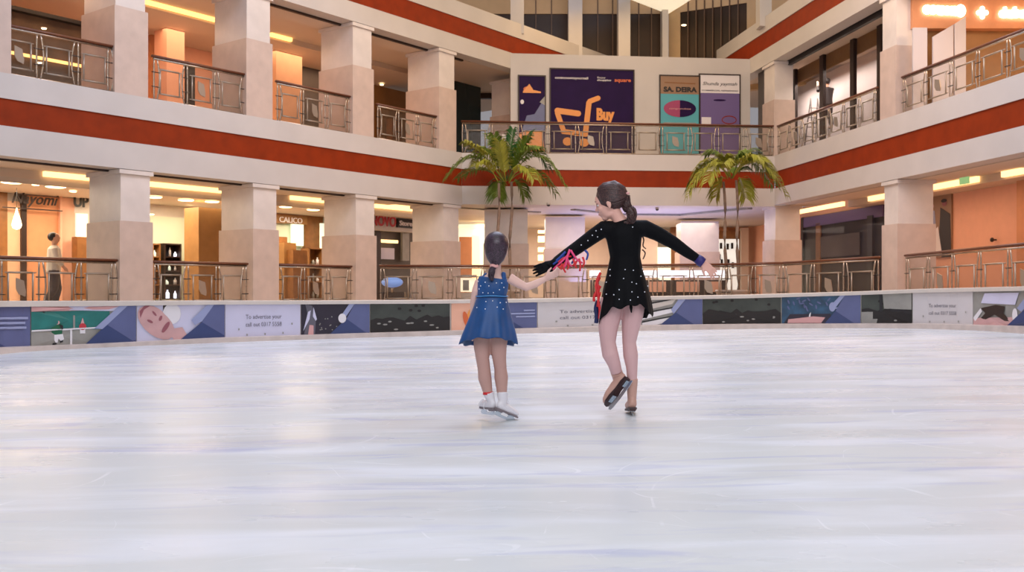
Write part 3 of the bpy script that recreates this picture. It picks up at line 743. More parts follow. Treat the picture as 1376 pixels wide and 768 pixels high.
# hanging drop lamp
c=P(22.5,303,24.2); lp=empty('pendant_lamp',c); tag(lp,'glowing drop-shaped pendant lamp in the far left boutique','lamp')
m=MB(); m.lathe(c,[(.001,-.1),(.09,-.06),(.115,.02),(.09,.14),(.04,.3),(.012,.42),(.001,.46)],14,GLOWW); m.build('lamp_shade',GLOWW,lp)
m=MB(); m.tube([c+Vector((0,0,.45)),Vector((c.x,c.y,B2))],.006,5,BLACKM); m.build('cord',BLACKM,lp)
# mannequins / shelves glimpsed behind railing
def shelf(fr,px0,px1,y0,y1,d,label,group,m1=BROWNW,rows=3,items=True,itemm=None,seed=1):
    r=random.Random(seed); s0=fr.s_at(px0,d); s1=fr.s_at(px1,d); lo,hi=min(s0,s1),max(s0,s1); zt=fr.z_at((px0+px1)/2,y0,d); zb=fr.z_at((px0+px1)/2,y1,d)
    e=empty('display_shelf',fr.pt((s0+s1)/2,d-.2,zb)); tag(e,label,'shelf',group)
    m=MB(); m.fbox(fr,lo,hi,d-.38,d-.42,zb,zt); m.fbox(fr,lo,lo+.04,d,d-.4,zb,zt); m.fbox(fr,hi-.04,hi,d,d-.4,zb,zt); m.fbox(fr,lo,hi,d,d-.4,zt-.04,zt); m.build('carcass',m1,e)
    for k in range(rows):
        z=zb+(zt-zb)*k/rows; m=MB(); m.fbox(fr,lo+.04,hi-.04,d-.01,d-.38,z,z+.03); m.build('shelf_board',m1,e)
        if items:
            x=lo+.12
            while x<hi-.1:
                h=.12+.16*r.random()*min(1,(zt-zb)/rows/.35); mm=(itemm or [WHITEP,GREYPR,PINKP,GLOWV,TANP,BLUE3])[r.randrange(len(itemm) if itemm else 6)]
                c=fr.pt(x,d-.15,z+.03); m=MB(); rr=.035+.03*r.random()
                m.lathe(c,[(rr,0),(rr,h*.6),(rr*.4,h*.8),(rr*.4,h)],8,mm); o=m.build('bottle',mm,origin=c); tag(o,'small bottle or jar on the '+label,'bottle','goods on the '+label[:40])
                x+=.16+.14*r.random()
    return e
# pale green shop
sh=empty('shop',L.pt(L.s_at(245,DW),DW,.4)); tag(sh,'pale green shop between the first two ground storey columns on the left','shop')
pan(L,190,258,291,None,DW+.05,.06,GREENW,'wall_panel','','',parent=sh)
pan(L,258,262,285,None,DW+.3,.3,CREAM,'door_jamb','','',parent=sh)
pan(L,260,268,302,332,DW+.4,.1,GLOWV,'lightbox','','',parent=sh)
shelf(L,205,216,327,402,DW+.8,'dark shelf right of the first ground storey column','shop shelves',BROWNW,4,True,None,2)
shelf(L,221,244,327,402,DW+.8,'brown shelf in the pale green shop','shop shelves',DARKBR,4,True,[WHITEP,GLOWV,GLOWK],5)
mm=MB(); mm.fbox(L,L.s_at(267,-4.6),L.s_at(300,-4.6),-4.6,-5.3,.4,L.z_at(280,279,-4.6)); tag(mm.build('wood_clad_pillar',OCHRE,origin=L.pt(L.s_at(280,-5),-5,.4)),'brown wood-clad pillar in front of the pale green shop','pillar')
# middle shop with brown counter
sh=empty('shop',L.pt(L.s_at(410,DW),DW,.4)); tag(sh,'shop with small white letters between the second and third left columns','shop')
pan(L,366,440,290,None,DW+.05,.06,GREENW,'wall_panel','','',parent=sh); pan(L,366,413,288,300,DW+.3,.2,OCHRE,'sign_board','','',parent=sh)
pan(L,410,434,290,345,DW+.2,.2,BROWNW,'wall_panel','','',parent=sh); pan(L,393,408,300,330,DW+.25,.1,GLOWV,'lightbox','','',parent=sh)
m=MB(); s0=L.s_at(375,DW+.34); s1=L.s_at(406,DW+.34); frame_text(m,L,'CALICO',s0,L.z_at(390,299,DW+.34),.26,WHITEP,DW+.36,width=abs(s0-s1),flip=-1); m.build('lettering',WHITEP,sh)
pan(L,432,440,300,342,DW+.5,.1,GLOWV,'lightbox','','',parent=sh)
shelf(L,415,434,333,402,DW+.8,'brown shelf between the second and third left columns','shop shelves',BROWNW,3,True,[WHITEP,GREYPR],9)
ct=empty('sales_counter',L.pt(L.s_at(398,-5),-5,.4)); tag(ct,'tall brown wooden counter block before the shop with small white letters','counter')
pan(L,382,398,326,402,-5.2,.6,OCHRE,'tall_block','','',parent=ct); pan(L,394,413,336,402,-4.9,.7,BROWNW,'counter_block','','',parent=ct); pan(L,375,386,318,330,-5.6,.4,BROWNW,'cap_board','','',parent=ct)
# red lettered shop
sh=empty('shop',L.pt(L.s_at(530,-5.2),-5.2,.4)); tag(sh,'dark electronics shop with white fascia and red letters, left of the fourth column','shop')
pan(L,490,560,284,310,-5.0,.3,WHITE,'fascia','','',parent=sh); pan(L,500,560,309,402,-5.6,.2,GREYD,'back_wall','','',parent=sh)
m=MB(); s0=L.s_at(487,-4.9); s1=L.s_at(532,-4.9); frame_text(m,L,'LENOVO',s0,L.z_at(520,303.5,-4.9),.5,mat('red_letters',(176,30,40),.4),-4.88,width=abs(s0-s1),flip=-1,bold=.03); m.build('red_lettering',None,sh)
pan(L,534.5,556,294,306,-4.9,.08,BLACKM,'badge','','',parent=sh)
m=MB(); s0=L.s_at(537,-4.85); s1=L.s_at(554,-4.85); frame_text(m,L,'Store',s0,L.z_at(545,303,-4.85),.24,WHITEP,-4.84,width=abs(s0-s1),flip=-1,bold=.02); m.build('badge_lettering',WHITEP,sh)
pan(L,510,535,322,326,-5.3,.1,GLOWC,'strip_lamp','','',parent=sh)
pan(L,512,530,333,348,-5.4,.05,PALEV,'screen','','',parent=sh); pan(L,541,550,312,350,-5.35,.1,GREYPR,'door_panel','','',parent=sh)
pan(L,505,512,310,402,-5.3,.1,DARKBR,'door_jamb','','',parent=sh)
# display table with blue bowl of light
e=empty('display_table',P(528,400,29)); tag(e,'display table with a glowing blue hood seen through the railing under the red letters','table')
m=MB(); m.ell(P(527,379,29),(.33,.25,.16),mat('blue_glow_hood',(130,170,230),.3,emit=.5,emitc=(110,150,230)),None,16,8); m.build('hood',None,e)
m=MB(); pbox(m,514,543,29,392,.45,.5,DARKBR); m.build('table_body',DARKBR,e)
m=MB(); m.tube([P(527,384,29),P(527,393,29)],.04,8,STEEL); m.build('stem',STEEL,e)

# ground storey far side: back wall, ceiling, fittings
YB=42.0
mb=MB(); mb.box((-6.5,YB,.3),(16,YB+.3,3.8)); PEACHF=mat('pale_beige_wall',(222,200,180),.6,noise=.04)
tag(mb.build('wall_front_shops',PEACHF),kind='structure')
mb=MB(); 
mb.add([P(560,0,29.3).xy.to_3d()+Vector((0,0,3.52)) if False else Vector((-1.6,29.6,3.53)),Vector((8.3,30.4,3.58)),Vector((13,42.2,3.6)),Vector((-9,42.2,3.6))],[(0,1,2,3)],WHITE)
tag(mb.build('ceiling_front_walkway'),kind='structure')
def cbeam(pts,name,m=CREAM,h=.05,w=.25):
    mb=MB()
    for (a,b) in zip(pts,pts[1:]):
        A_=at_ceiling(a[0],a[1],3.5); B_=at_ceiling(b[0],b[1],3.5); t=(B_-A_).normalized(); n=Vector((-t.y,t.x,0))*w
        mb.hexa([A_-n,B_-n,B_+n,A_+n,A_-n+Vector((0,0,.07)),B_-n+Vector((0,0,.07)),B_+n+Vector((0,0,.07)),A_+n+Vector((0,0,.07))])
    tag(mb.build(name,m),kind='structure')
cbeam([(770,282.5),(832,289),(915,290),(1008,281)],'trim_3',GREYPR,w=.1)
cbeam([(596,278.5),(650,282.5),(725,286)],'trim_4',GREYPR,w=.1)
def fbx(px0,px1,py0,py1,y,depth,m,name,label,cat,group=None,parent=None,zb=None):
    mm=MB(); pbox(mm,px0,px1,y,py0,zb if zb is not None else .45,depth,None,py1)
    o=mm.build(name,m,parent)
    if parent is None: tag(o,label,cat,group)
    return o
GLOWP=mat('pendant_column_glow',(255,236,196),.5,emit=1.8,emitc=(255,218,160))
e=empty('light_column',P(728,400,40)); tag(e,'stack of glowing lamps in the gap left of the inner column between the skaters','light')
for k,(a,b) in enumerate(((294,303),(309,313),(317,325),(332,338),(342,350))): fbx(723,733,a,b,40,.2,GLOWP,'lamp','','',parent=e)
sh=empty('shop',P(633,400,38)); tag(sh,'bright shop with an orange door panel just left of the small skater\'s head','shop')
fbx(612,655,288,402,39,.2,GLOWV,'back_wall','','',parent=sh); fbx(617,634,318,402,38,.2,ORANGEW,'door_panel','','',parent=sh); fbx(634,645,316,402,38.2,.2,GLOWC,'lit_panel','','',parent=sh); fbx(612,655,290,295,37.5,.2,GLOWC,'cove','','',parent=sh); fbx(610,655,303,306,37,.2,GLOWC,'cove','','',parent=sh)
sh=empty('shop',P(880,400,41)); tag(sh,'beige far shop front seen under the outstretched arm of the tall skater','shop')
fbx(870,884,300,402,41,.2,PEACHF,'wall_panel','','',parent=sh); fbx(884,902,332,402,40.9,.2,GLOWV,'lit_window','','',parent=sh); fbx(902,909,300,402,40.8,.3,BROWNW,'door_jamb','','',parent=sh); fbx(909,917,300,402,40.8,.3,PEACHF,'wall_panel','','',parent=sh); fbx(830,870,305,402,41,.2,PEACHF,'wall_panel','','',parent=sh)
sh=empty('shop',P(985,400,40)); tag(sh,'shop with a brown doorway and a bright white board between the right palm stems','shop')
fbx(964,1000,310,402,40.2,.2,BROWNW,'doorway','','',parent=sh); fbx(966,993,321,402,40,.1,mat('white_lit_board',(240,240,232),.5,emit=.7),'notice_board','','',parent=sh); fbx(996,1006,306,402,40,.3,PEACHF,'door_jamb','','',parent=sh); fbx(960,1006,290,310,41,.2,ORANGEW,'ceiling_glow_panel','','',parent=sh)  # topmost orange panel is the ceiling glow put in as colour
for a,b in ((969,330),(978,331),(984,330),(967,345),(979,352),(985,356),(970,352)): fbx(a-1.5,a+1.5,b-4,b+4,39.9,.05,BLACKP,'dark_mark','','',parent=sh)
# glowing display counters
for px0,px1,y,t in ((868,901,30.5,'left one right of the tall skater'),(905,946,30.5,'middle one right of the tall skater'),(950,975,30.5,'right one under the outstretched hand'),(795,806,31,'at the hem of the tall skater left side')):
    e=empty('display_counter',P((px0+px1)/2,402,y)); tag(e,'display counter with glowing white top, '+t,'counter','glowing display counters')
    fbx(px0,px1,376,402,y,.6,DARKBR,'cabinet','','',parent=e); fbx(px0-.5,px1+.5,363,372,y-.05,.7,GLOWK,'glowing_top','','',parent=e)
    fbx(px0+4,px1-6,378,392,y-.08,.05,SALMON,'front_panel','','',parent=e)
for px0,px1,t in ((570,601,'left of the small skater'),(612,640,'just left of the small skater elbow')):
    e=empty('display_counter',P((px0+px1)/2,402,30)); tag(e,'bright glass display case seen through the far railing, '+t,'counter','glowing display counters')
    fbx(px0,px1,393,402,30,.6,CREAM,'base','','',parent=e); fbx(px0+2,px1-2,373,392,30.1,.4,mat('case_glow',(255,246,220),.5,emit=1.0,emitc=(255,240,205)),'lit_case','','',parent=e); fbx(px0,px1,369,372,29.95,.6,STEEL,'top_rim','','',parent=e)
    fbx((px0+px1)/2-4,(px0+px1)/2+4,376,390,29.9,.2,GREYPR,'display_bust','','',parent=e)

# ------------------------------------------------------------------ right side interiors, ground storey
DR=-3.4
mb=MB(); mb.fbox(R,-13,SL_R,DR,DR-.3,.4,B2+.5); tag(mb.build('wall_right_shops',SALMON),kind='structure')
mb=MB(); mb.fbox(R,-.3,SL_R,-.5,-1.3,B2+.07,B2+.5,CEILW); mb.fbox(R,-.3,SL_R,-1.3,-2.6,B2+.34,B2+.5,CEILW); mb.fbox(R,-.3,SL_R,-2.6,DR-.3,B2+.07,B2+.5,CEILW)
tag(mb.build('ceiling_right_walkway'),kind='structure')
for pa,pb,t in ((1066,1132,'above the dark glass shop'),(1166,1190,'just left of the right ground storey column'),(1240,1312,'above the poster of a couple'),(1345,1372,'at the far right edge')):
    strip(R,R.s_at(pa,-2.5),R.s_at(pb,-2.5),-2.5,-2.59,B2+.12,B2+.26,'long bright cove strip on the right, '+t)
sh=empty('shop',R.pt(R.s_at(1130,DR),DR,.5)); tag(sh,'dark glass shop front with violet reflections left of the right ground storey column','shop')
def rq(px0,px1,pya,pyb,d,th,m,name,parent):   # sloped-top panel following the wall perspective -> constant height
    s0=R.s_at(px0,d); s1=R.s_at(px1,d); zt_=R.z_at(px0,pya,d); zb_=R.z_at(px0,pyb,d) if pyb else .45
    mm=MB(); mm.fbox(R,s0,s1,d,d-th,zb_,zt_); return mm.build(name,m,parent)
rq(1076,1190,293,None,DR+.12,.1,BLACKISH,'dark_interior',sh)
rq(1078,1186,293,306,DR+.2,.04,PURPLEP,'violet_reflection_band',sh)  # violet reflections coloured in as a solid band
rq(1096,1102,300,None,DR+.2,.05,BROWNW,'mullion',sh); rq(1165,1172,290,None,DR+.25,.08,BLACKM,'mullion',sh); rq(1077,1079,292,None,DR+.22,.06,DARKBR,'mullion',sh)
rq(1102,1155,318,346,DR+.18,.04,GREYD,'shelf_wall',sh); rq(1080,1096,322,None,DR+.18,.04,BLACKM,'dark_recess',sh)
m=MB(); m.fbox(R,R.s_at(1077,DR+.4),R.s_at(1186,DR+.4),DR+.4,DR+.39,.5,R.z_at(1077,292,DR+.4)); m.build('shop_window',DGLASS,sh)
def q5(D):
    D.p([(0,.55),(.3,.55),(.35,.1),(0,0)],BLUEP); D.d(.18,.84,.09,.04,SKINP); D.p([(0,.8),(.3,.76),(.35,.5),(.02,.5)],BLUE3,.008); D.p([(.55,.8),(.95,.68),(1,0),(.6,0),(.5,.4)],BLACKP,.008); D.d(.72,.86,.1,.05,SKIND,.01); D.d(.7,.9,.12,.03,BLACKP,.012)
    D.p([(.3,.45),(.45,.5),(.62,.05),(.2,.03)],WHITEP,.012)
pbay(R,1247,1278.5,262,346,'wall_poster','tall poster of a dressed-up couple beside the salmon wall on the right','poster',TANP,q5,d=DR+.05,frame=False)
mb=MB(); mb.fbox(R,R.s_at(1366,DR+.3),SL_R,DR+.3,DR,.5,B2+.2); tag(mb.build('wall_right_return',ORANGEW),kind='structure')
for (px,py,t) in ((1342,245,'near the ceiling'),(1334,322,'just above the railing')):
    q=R.pt(R.s_at(px,DR+.1),DR+.12,R.z_at(px,py,DR+.1)); e=empty('security_camera',q); tag(e,'small black dome camera on the salmon wall, '+t,'camera')
    m=MB(); m.ell(q,(.05,.05,.06),BLACKM,None,10,8); m.build('dome',BLACKM,e); m=MB(); m.tube([q,q-R.n*.13],.02,6,BLACKM); m.build('bracket',BLACKM,e)
q=R.pt(R.s_at(1296,-2.2),-2.2,0)
e=empty('exit_sign',R.pt(R.s_at(1296,-2.3),-2.3,R.z_at(1296,246,-2.3))); tag(e,'small pale green exit light hanging by the cove above the salmon wall','sign')
m=MB(); m.fbox(R,R.s_at(1290,-2.3),R.s_at(1301,-2.3),-2.28,-2.34,R.z_at(1296,247,-2.3),R.z_at(1296,238,-2.3)); m.build('lit_face',GREENS,e)
m=MB(); m.fbox(R,R.s_at(1295,-2.3),R.s_at(1296,-2.3),-2.3,-2.32,R.z_at(1296,238,-2.3),B2+.3); m.build('bracket',STEEL,e)
# ceiling cameras on the beam underside
for px,py,t in ((737,275,'above the gap between the skaters'),(883,281,'above the right arm of the tall skater')):
    q=at_ceiling(px,py,3.48); e=empty('dome_camera',q); tag(e,'small dark dome camera under the far beam, '+t,'camera'); m=MB(); m.ell(q,(.055,.055,.05),BLACKM,None,10,8); m.build('dome',BLACKM,e); m=MB(); m.lathe(q,[(.06,0),(.06,.06)],10,WHITE); m.build('mount',WHITE,e)

# ------------------------------------------------------------------ upper gallery interiors
DU=-6.0
mb=MB(); mb.fbox(L,-1.5,SL_L,DU,DU-.3,Z2,B3+.6); tag(mb.build('wall_left_gallery',SALMON),kind='structure')
mb=MB(); mb.fbox(L,-1.0,SL_L,-.5,-1.3,B3,B3+.5,CEILW); mb.fbox(L,-1,SL_L,-1.3,-3.3,B3+.33,B3+.5,CEILW); mb.fbox(L,-2,SL_L,-3.3,DU,B3+.02,B3+.5,CEILW)
tag(mb.build('ceiling_left_gallery'),kind='structure')
mb=MB(); mb.fbox(L,-.6,SL_L,-.46,-.54,B3-.05,B3+.01); tag(mb.build('trim_5',DARKBR),kind='structure')
strip(L,L.s_at(190,-3.2),L.s_at(300,-3.2),-3.2,-3.29,B3+.08,B3+.2,'amber cove strip on the upper gallery between the first two left columns',GLOWO)
strip(L,L.s_at(365,-3.2),L.s_at(393,-3.2),-3.2,-3.29,B3+.08,B3+.2,'short amber cove strip on the upper gallery right of the second left column',GLOWO)
# dark shop front at the far left
sh=empty('shop',L.pt(L.s_at(50,-4.4),-4.4,Z2)); tag(sh,'dark brown shop front behind the far left upper railing','shop')
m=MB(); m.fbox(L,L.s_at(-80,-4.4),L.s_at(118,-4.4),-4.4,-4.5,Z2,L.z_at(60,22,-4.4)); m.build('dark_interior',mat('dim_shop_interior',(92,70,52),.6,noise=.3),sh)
m=MB(); m.fbox(L,L.s_at(-80,-4.2),L.s_at(118,-4.2),-4.2,-4.4,L.z_at(60,22,-4.2),L.z_at(60,17,-4.2)); m.build('head_beam',BLACKM,sh)
m=MB(); m.fbox(L,L.s_at(-80,-4.3),L.s_at(110,-4.3),-4.3,-4.33,L.z_at(50,79,-4.3),L.z_at(50,75,-4.3)); m.build('amber_light_line',GLOWO,sh)
m=MB(); m.fbox(L,L.s_at(-80,-4.3),L.s_at(110,-4.3),-4.3,-4.34,L.z_at(50,108,-4.3),L.z_at(50,92,-4.3)); m.build('window_plinth',GREYD,sh)
for px,py in ((59,37),(53,83)):
    q=L.pt(L.s_at(px,-4.2),-4.2,L.z_at(px,py,-4.2)); downlight(q,.06,'tiny spot glowing in the dark shop front of the far left upper gallery, '+('upper' if py<50 else 'lower')+' one','upper gallery spots')
mb=MB(); mb.fbox(L,L.s_at(1,-3),L.s_at(-80,-3),-.6,-4,Z2,B3); 
# inner piers of the corridor
def pier(px0,px1,d,dep,m,label,zt=B3+.02,name='corridor_pier'):
    s0=L.s_at(px0,d); s1=L.s_at(px1,d); mm=MB(); mm.fbox(L,s0,s1,d,d-dep,Z2,zt); o=mm.build(name,m,origin=L.pt((s0+s1)/2,d-dep/2,Z2)); tag(o,label,'pier','corridor piers'); return o
pier(224,248,-4.6,.6,SALMON,'salmon pier in the upper corridor between the first two left columns')
pier(203,216,-5.6,.3,ORANGEW,'orange wall pier just right of the first whole upper left column')
pier(371,406,-4.2,.8,PEACH,'pale pier just right of the second whole upper left column')
pier(406,430,-5.2,.3,GREYD,'dark grey shop pier between the second and third upper left columns')
pier(502,548,-5.4,.3,OCHRE,'brown shop pier between the third and last upper left columns')
pier(527,540,-5.02,.3,BROWNW,'darker brown door pier between the third and last upper left columns',Z2+1.9)
pier(612,646,-3.2,.3,mat('dark_teal_glass',(30,44,44),.15),'dark teal window pier left of the corner column',L.z_at(630,105,-3.2))
pier(250,262,-5.3,.3,BLACKM,'black waste cabinet low in the salmon corridor',L.z_at(256,88,-5.3),'cabinet')
for px,py,t in ((432,79,'above the third railing'),(464,98,'reflected on the third column'),(513,113,'in the brown shop right of the third column'),(330,66,'on the second whole column')):
    q=L.pt(L.s_at(px,-5.0),-5.0,L.z_at(px,py,-5.0)) if px not in (330,464) else L.pt(L.s_at(px,.0)+0,.05,L.z_at(px,py,.05))
    if px in (330,464): continue
    downlight(q,.07,'tiny warm spot on the upper gallery, '+t,'upper gallery spots')
# right upper gallery: window with film, worker on a ladder
mb=MB(); mb.fbox(R,-1.5,SL_R,-5.2,-5.5,Z2,B3+.6); tag(mb.build('wall_right_gallery',PEACH),kind='structure')
mb=MB(); mb.fbox(R,-.5,SL_R,-.5,-5.2,B3+.04,B3+.4); tag(mb.build('ceiling_right_gallery',CEILW),kind='structure')
mb=MB(); mb.fbox(R,-.3,R.s_at(1190,-.6),-.5,-.62,B3-.12,B3+.05); tag(mb.build('trim_6',BLACKM),kind='structure')
dW=-1.25
wd=empty('shop_window',R.pt(R.s_at(1120,dW),dW,Z2)); tag(wd,'three-pane dark-framed shop window on the right upper gallery, covered inside with white sheets','window')
for px0,px1 in ((1063,1068),(1101,1106),(1142,1147),(1178,1184)):
    m=MB(); m.fbox(R,R.s_at(px0,dW),R.s_at(px1,dW),dW,dW-.1,Z2,B3+.05); m.build('mullion',DARKBR,wd)
for px0,px1 in ((1068,1101),(1106,1142),(1147,1178)):
    m=MB(); m.fbox(R,R.s_at(px0,dW),R.s_at(px1,dW),dW-.04,dW-.05,Z2+.05,B3); m.build('pane',DGLASS,wd)
m=MB(); s0=R.s_at(1060,dW-1.3); s1=R.s_at(1186,dW-1.3); zf=R.z_at(1068,102,dW-1.3)
SHEET=mat('white_protective_sheet',(206,196,194),.6,noise=.03)
m.fbox(R,s0-.6,s1+.6,dW-1.3,dW-1.33,Z2,B3+.04,SHEET); zg=R.z_at(1068,114,dW-.12); m.fbox(R,R.s_at(1066,dW-.12),R.s_at(1180,dW-.12),dW-.12,dW-.16,zg,B3+.04,OCHRE)
m.build('white_sheet',None,wd)
# right: orange sign, white panels (faces the camera)
YS=23.4
mb=MB(); mb.box((9.8,YS,Z2),(14.5,YS+.25,B3+.1)); tag(mb.build('wall_right_cross',OCHRE),kind='structure')
sg=empty('shop_sign',P(1300,20,YS)); tag(sg,'orange shop fascia with glowing white letters at the top right','sign')
mm=MB(); pbox(mm,1226,1420,YS-.25,-14,0,.25,None,38); mm.build('fascia_board',ORANGEW,sg)
FS=Frame((0,YS-.27),(1,0),(0,-1))
m=MB(); frame_text(m,FS,'couon',(1234-CXP)*YS/F,P(0,21.5,YS).z,.36,GLOWS,.03,width=46*YS/F,bold=.07,thick=.04,drop=-.05); m.build('lettering',GLOWS,sg)
m=MB(); m.ell(P(1291,14.5,YS-.3),(.125,.04,.155),GLOWS,None,14,8); m.build('round_symbol',GLOWS,sg)
m=MB()
for dx,dz in ((0,.1),(.09,.0),(-.09,0),(0,-.1),(0,0)): m.ell(P(1320,17,YS-.3)+Vector((dx,0,dz)),(.06,.035,.06),GLOWS,None,10,6)
m.build('flower_symbol',GLOWS,sg)
m=MB(); frame_text(m,FS,'dubaimall',(1335-CXP)*YS/F,P(0,27,YS).z,.32,GLOWS,.03,width=70*YS/F,bold=.06,thick=.04,drop=0); m.build('lettering',GLOWS,sg)
PANW=mat('white_hoarding',(200,194,196),.55)
for px0,px1,y0,y1,t in ((1227,1246,37,150,'just right of the upper right column'),(1254,1281,40,150,'middle one with a sloping top'),(1283,1298,22,150,'tallest one under the round symbol')):
    y=YS-.6; mm=MB(); x0=(px0-CXP)*y/F; x1=(px1-CXP)*y/F
    za=P(0,y0+ (9 if px0==1254 else 0),y).z; zb=P(0,y0-(7 if px0==1254 else 0),y).z
    if px0==1283: za=P(0,32,y).z
    mm.hexa([(x0,y,Z2),(x1,y,Z2),(x1,y+.06,Z2),(x0,y+.06,Z2),(x0,y,za),(x1,y,zb),(x1,y+.06,zb),(x0,y+.06,za)])
    tag(mm.build('hoarding_panel',PANW,origin=((x0+x1)/2,y,Z2)),'white hoarding panel on the right upper gallery, '+t,'panel','white hoarding panels')

# ------------------------------------------------------------------ top storey behind the poster wall
Y3=36.0
def p3(px,py,y=Y3): return P(px,py,y)
mb=MB(); 
zb3=Z3; zmid=P(0,19,Y3).z
BARM=mat('glazing_bar_brown',(96,68,44),.5)
GL3=mat('dark_window_glass',(58,38,20),.4,noise=.45,nscale=.8,spec=.25)
mb.box((P(540,0,Y3).x,Y3,Z2+3),(P(897,0,Y3).x,Y3+.2,zmid)); tag(mb.build('window_1',GL3),kind='structure')
mb=MB(); mb.box((P(520,0,Y3).x,Y3-.05,zmid),(P(897,0,Y3).x,Y3+.2,zmid+3)); tag(mb.build('wall_top_storey_left',BEIGE),kind='structure')
V3=Frame((P(899,0,Y3).x,Y3),(1,-.28),(-.27,-.96)); 
# right glazing: boundary from (915,20) to (1003,5)
yr=(zmid-EYE)*F/(HY-4.0)
c0=P(899,0,Y3); c1=P(1004,0,yr); V3=Frame((c0.x,c0.y),(c1.x-c0.x,c1.y-c0.y),(c1.y-c0.y,-(c1.x-c0.x)))
LN=(Vector((c1.x,c1.y))-Vector((c0.x,c0.y))).length
mb=MB(); mb.fbox(V3,.45,LN,0,-.2,Z2+3,zmid); tag(mb.build('window_2',GL3),kind='structure')
mb=MB(); mb.fbox(V3,0,LN+4,.04,-.2,zmid,zmid+3); mb.fbox(V3,0,.45,.05,-.2,Z2+3,zmid); mb.fbox(V3,LN,LN+4,.05,-.2,Z2+3,zmid+.1); tag(mb.build('wall_top_storey_right',BEIGE),kind='structure')
k=0
for px in (720,741,803,823,858,875):
    m=MB(); x=P(px,0,Y3).x; m.box((x-.02,Y3-.09,Z2+3),(x+.02,Y3-.01,zmid+3)); k+=1; tag(m.build('window_glazing_bar',BARM),kind='structure')
for i in range(1,8):
    s=.45+(LN-.45)*i/8; m=MB(); m.fbox(V3,s-.02,s+.02,.09,0,Z2+3,zmid+2.5); tag(m.build('window_glazing_bar',BARM),kind='structure')
def post3(px0,px1,y,label):
    mm=MB(); zt=Z3-.3 if y<34.2 else Z2
    mm.box(((px0-CXP)*y/F,y,zt),((px1-CXP)*y/F,y+.5,14.0)); o=mm.build('facade_post',WHITE,origin=((px0-CXP)*y/F,y,zt)); tag(o,label,'post','top storey posts')
post3(686,704,L.pt(L.s_at(695),-.3,0).y,'tall cream post at the top storey, leftmost, rising from the left parapet')
post3(764,782.5,L.pt(L.s_at(773),-.3,0).y,'tall cream post at the top storey, second from the left')
post3(831,847,34.5,'tall cream post at the top storey, third from the left')
post3(890,898,35.3,'slim cream post at the top storey under the bright roof point')
post3(1021,1037,R.pt(R.s_at(1029),-.3,0).y,'tall cream post at the top storey, rightmost, rising from the right parapet')
q=P(919,33,35); downlight(q,.09,'glowing spot behind the dark top storey glazing','top storey spots')
# roof: triangular lit ceiling whose edges run parallel to the side walls
zr=P(0,20,Y3).z; ap=Vector((P(897,0,Y3).x,Y3-.1,zr)); dl=Vector((-.907,-1,0)); dr=Vector((.30,-1,0))
ROOF=mat('glowing_roof_soffit',(250,240,220),.6,emit=.75,emitc=(255,238,205))  # emission put in for the light falling on the soffit
mb=MB(); q=[ap, ap+dl*7, ap+dr*7]; q=[ap,ap+dr*14,ap+dl*14]
mb.add([x for x in q]+[x+Vector((0,0,.2)) for x in q],[(0,1,2),(5,4,3),(0,3,4,1),(1,4,5,2),(2,5,3,0)]); tag(mb.build('ceiling_atrium',ROOF),kind='structure')

# ------------------------------------------------------------------ palms
LEAF=mat('palm_leaf_green',(98,122,30),.45,noise=.35,nscale=4); LEAF2=mat('palm_leaf_yellow_green',(148,148,44),.45,noise=.25,nscale=4); LEAF3=mat('palm_leaf_deep_green',(38,92,34),.45,noise=.25,nscale=4)
BARK=mat('palm_bark',(134,110,92),.7,noise=.3,nscale=9)
def frond(base,tip,sag,parent,m,r,leaf=.40,nl=28):
    mb=MB(); pts=[]; N=12
    for i in range(N+1):
        t=i/N; p=base.lerp(tip,t); p.z+=sag*4*t*(1-t); pts.append(p)
    mb.tube(pts,[.016*(1-.8*i/N) for i in range(N+1)],5,m)
    for i in range(2,nl+1):
        t=.18+.82*i/nl; k=t*N; j=min(N-1,int(k)); c=pts[j].lerp(pts[j+1],k-j); tg=(pts[j+1]-pts[j]).normalized()
        side=tg.cross(Vector((0,0,1)));
        if side.length<.1: side=Vector((1,0,0))
        side.normalize(); up=side.cross(tg).normalized()
        for sg in (-1,1):
            l=leaf*(.55+.6*math.sin(math.pi*min(1,t*.9)))*(.85+.3*r.random()); w=.027
            dr_=(side*sg*.75+tg*.65+up*.22+Vector((r.uniform(-.12,.12),r.uniform(-.12,.12),r.uniform(-.1,.1)))).normalized()
            m1=c+dr_*l*.5+up*.02; e_=c+dr_*l+Vector((0,0,-l*(.3+.25*r.random())))
            nn=dr_.cross(up).normalized()*w
            mb.add([c-nn*.3,c+nn*.3,m1+nn,m1-nn,e_,m1+up*.012],[(0,1,2,5),(0,5,3),(5,2,4),(5,4,3)],m,False)
    return mb.build('frond',m,parent,fixn=False)
def palm(stems,y,fr_list,label,seed,pot):
    r=random.Random(seed); e=empty('potted_palm',P(stems[0][0],402,y)); e.location.z=.5; e['_o']=(e.location.x,e.location.y,.5); tag(e,label,'palm')
    mb=MB(); c=P(pot,400,y); c.z=.42; mb.lathe(c,[(.34,0),(.42,.1),(.46,.42),(.5,.46),(.46,.5),(.3,.48)],20,STONE_LO); mb.build('planter',STONE_LO,e)
    for (xa,ya,xb,yb) in stems:
        top=P(xb,yb,y); base=P(xa,402,y); base.z=.85; N=8; mb=MB()
        mb.tube([base.lerp(top,i/N)+Vector((.02*math.sin(i*1.3),0,0)) for i in range(N+1)],[.055-.018*i/N for i in range(N+1)],8,BARK); mb.build('trunk',BARK,e)
    for (bx,by,tx,ty,sag,mi,dy) in fr_list:
        b=P(bx,by,y); t=P(tx,ty,y); t.y+=dy; frond(b,t,sag,e,(LEAF,LEAF2,LEAF3)[mi],r,leaf=.42 if sag>-.1 else .3)
    return e
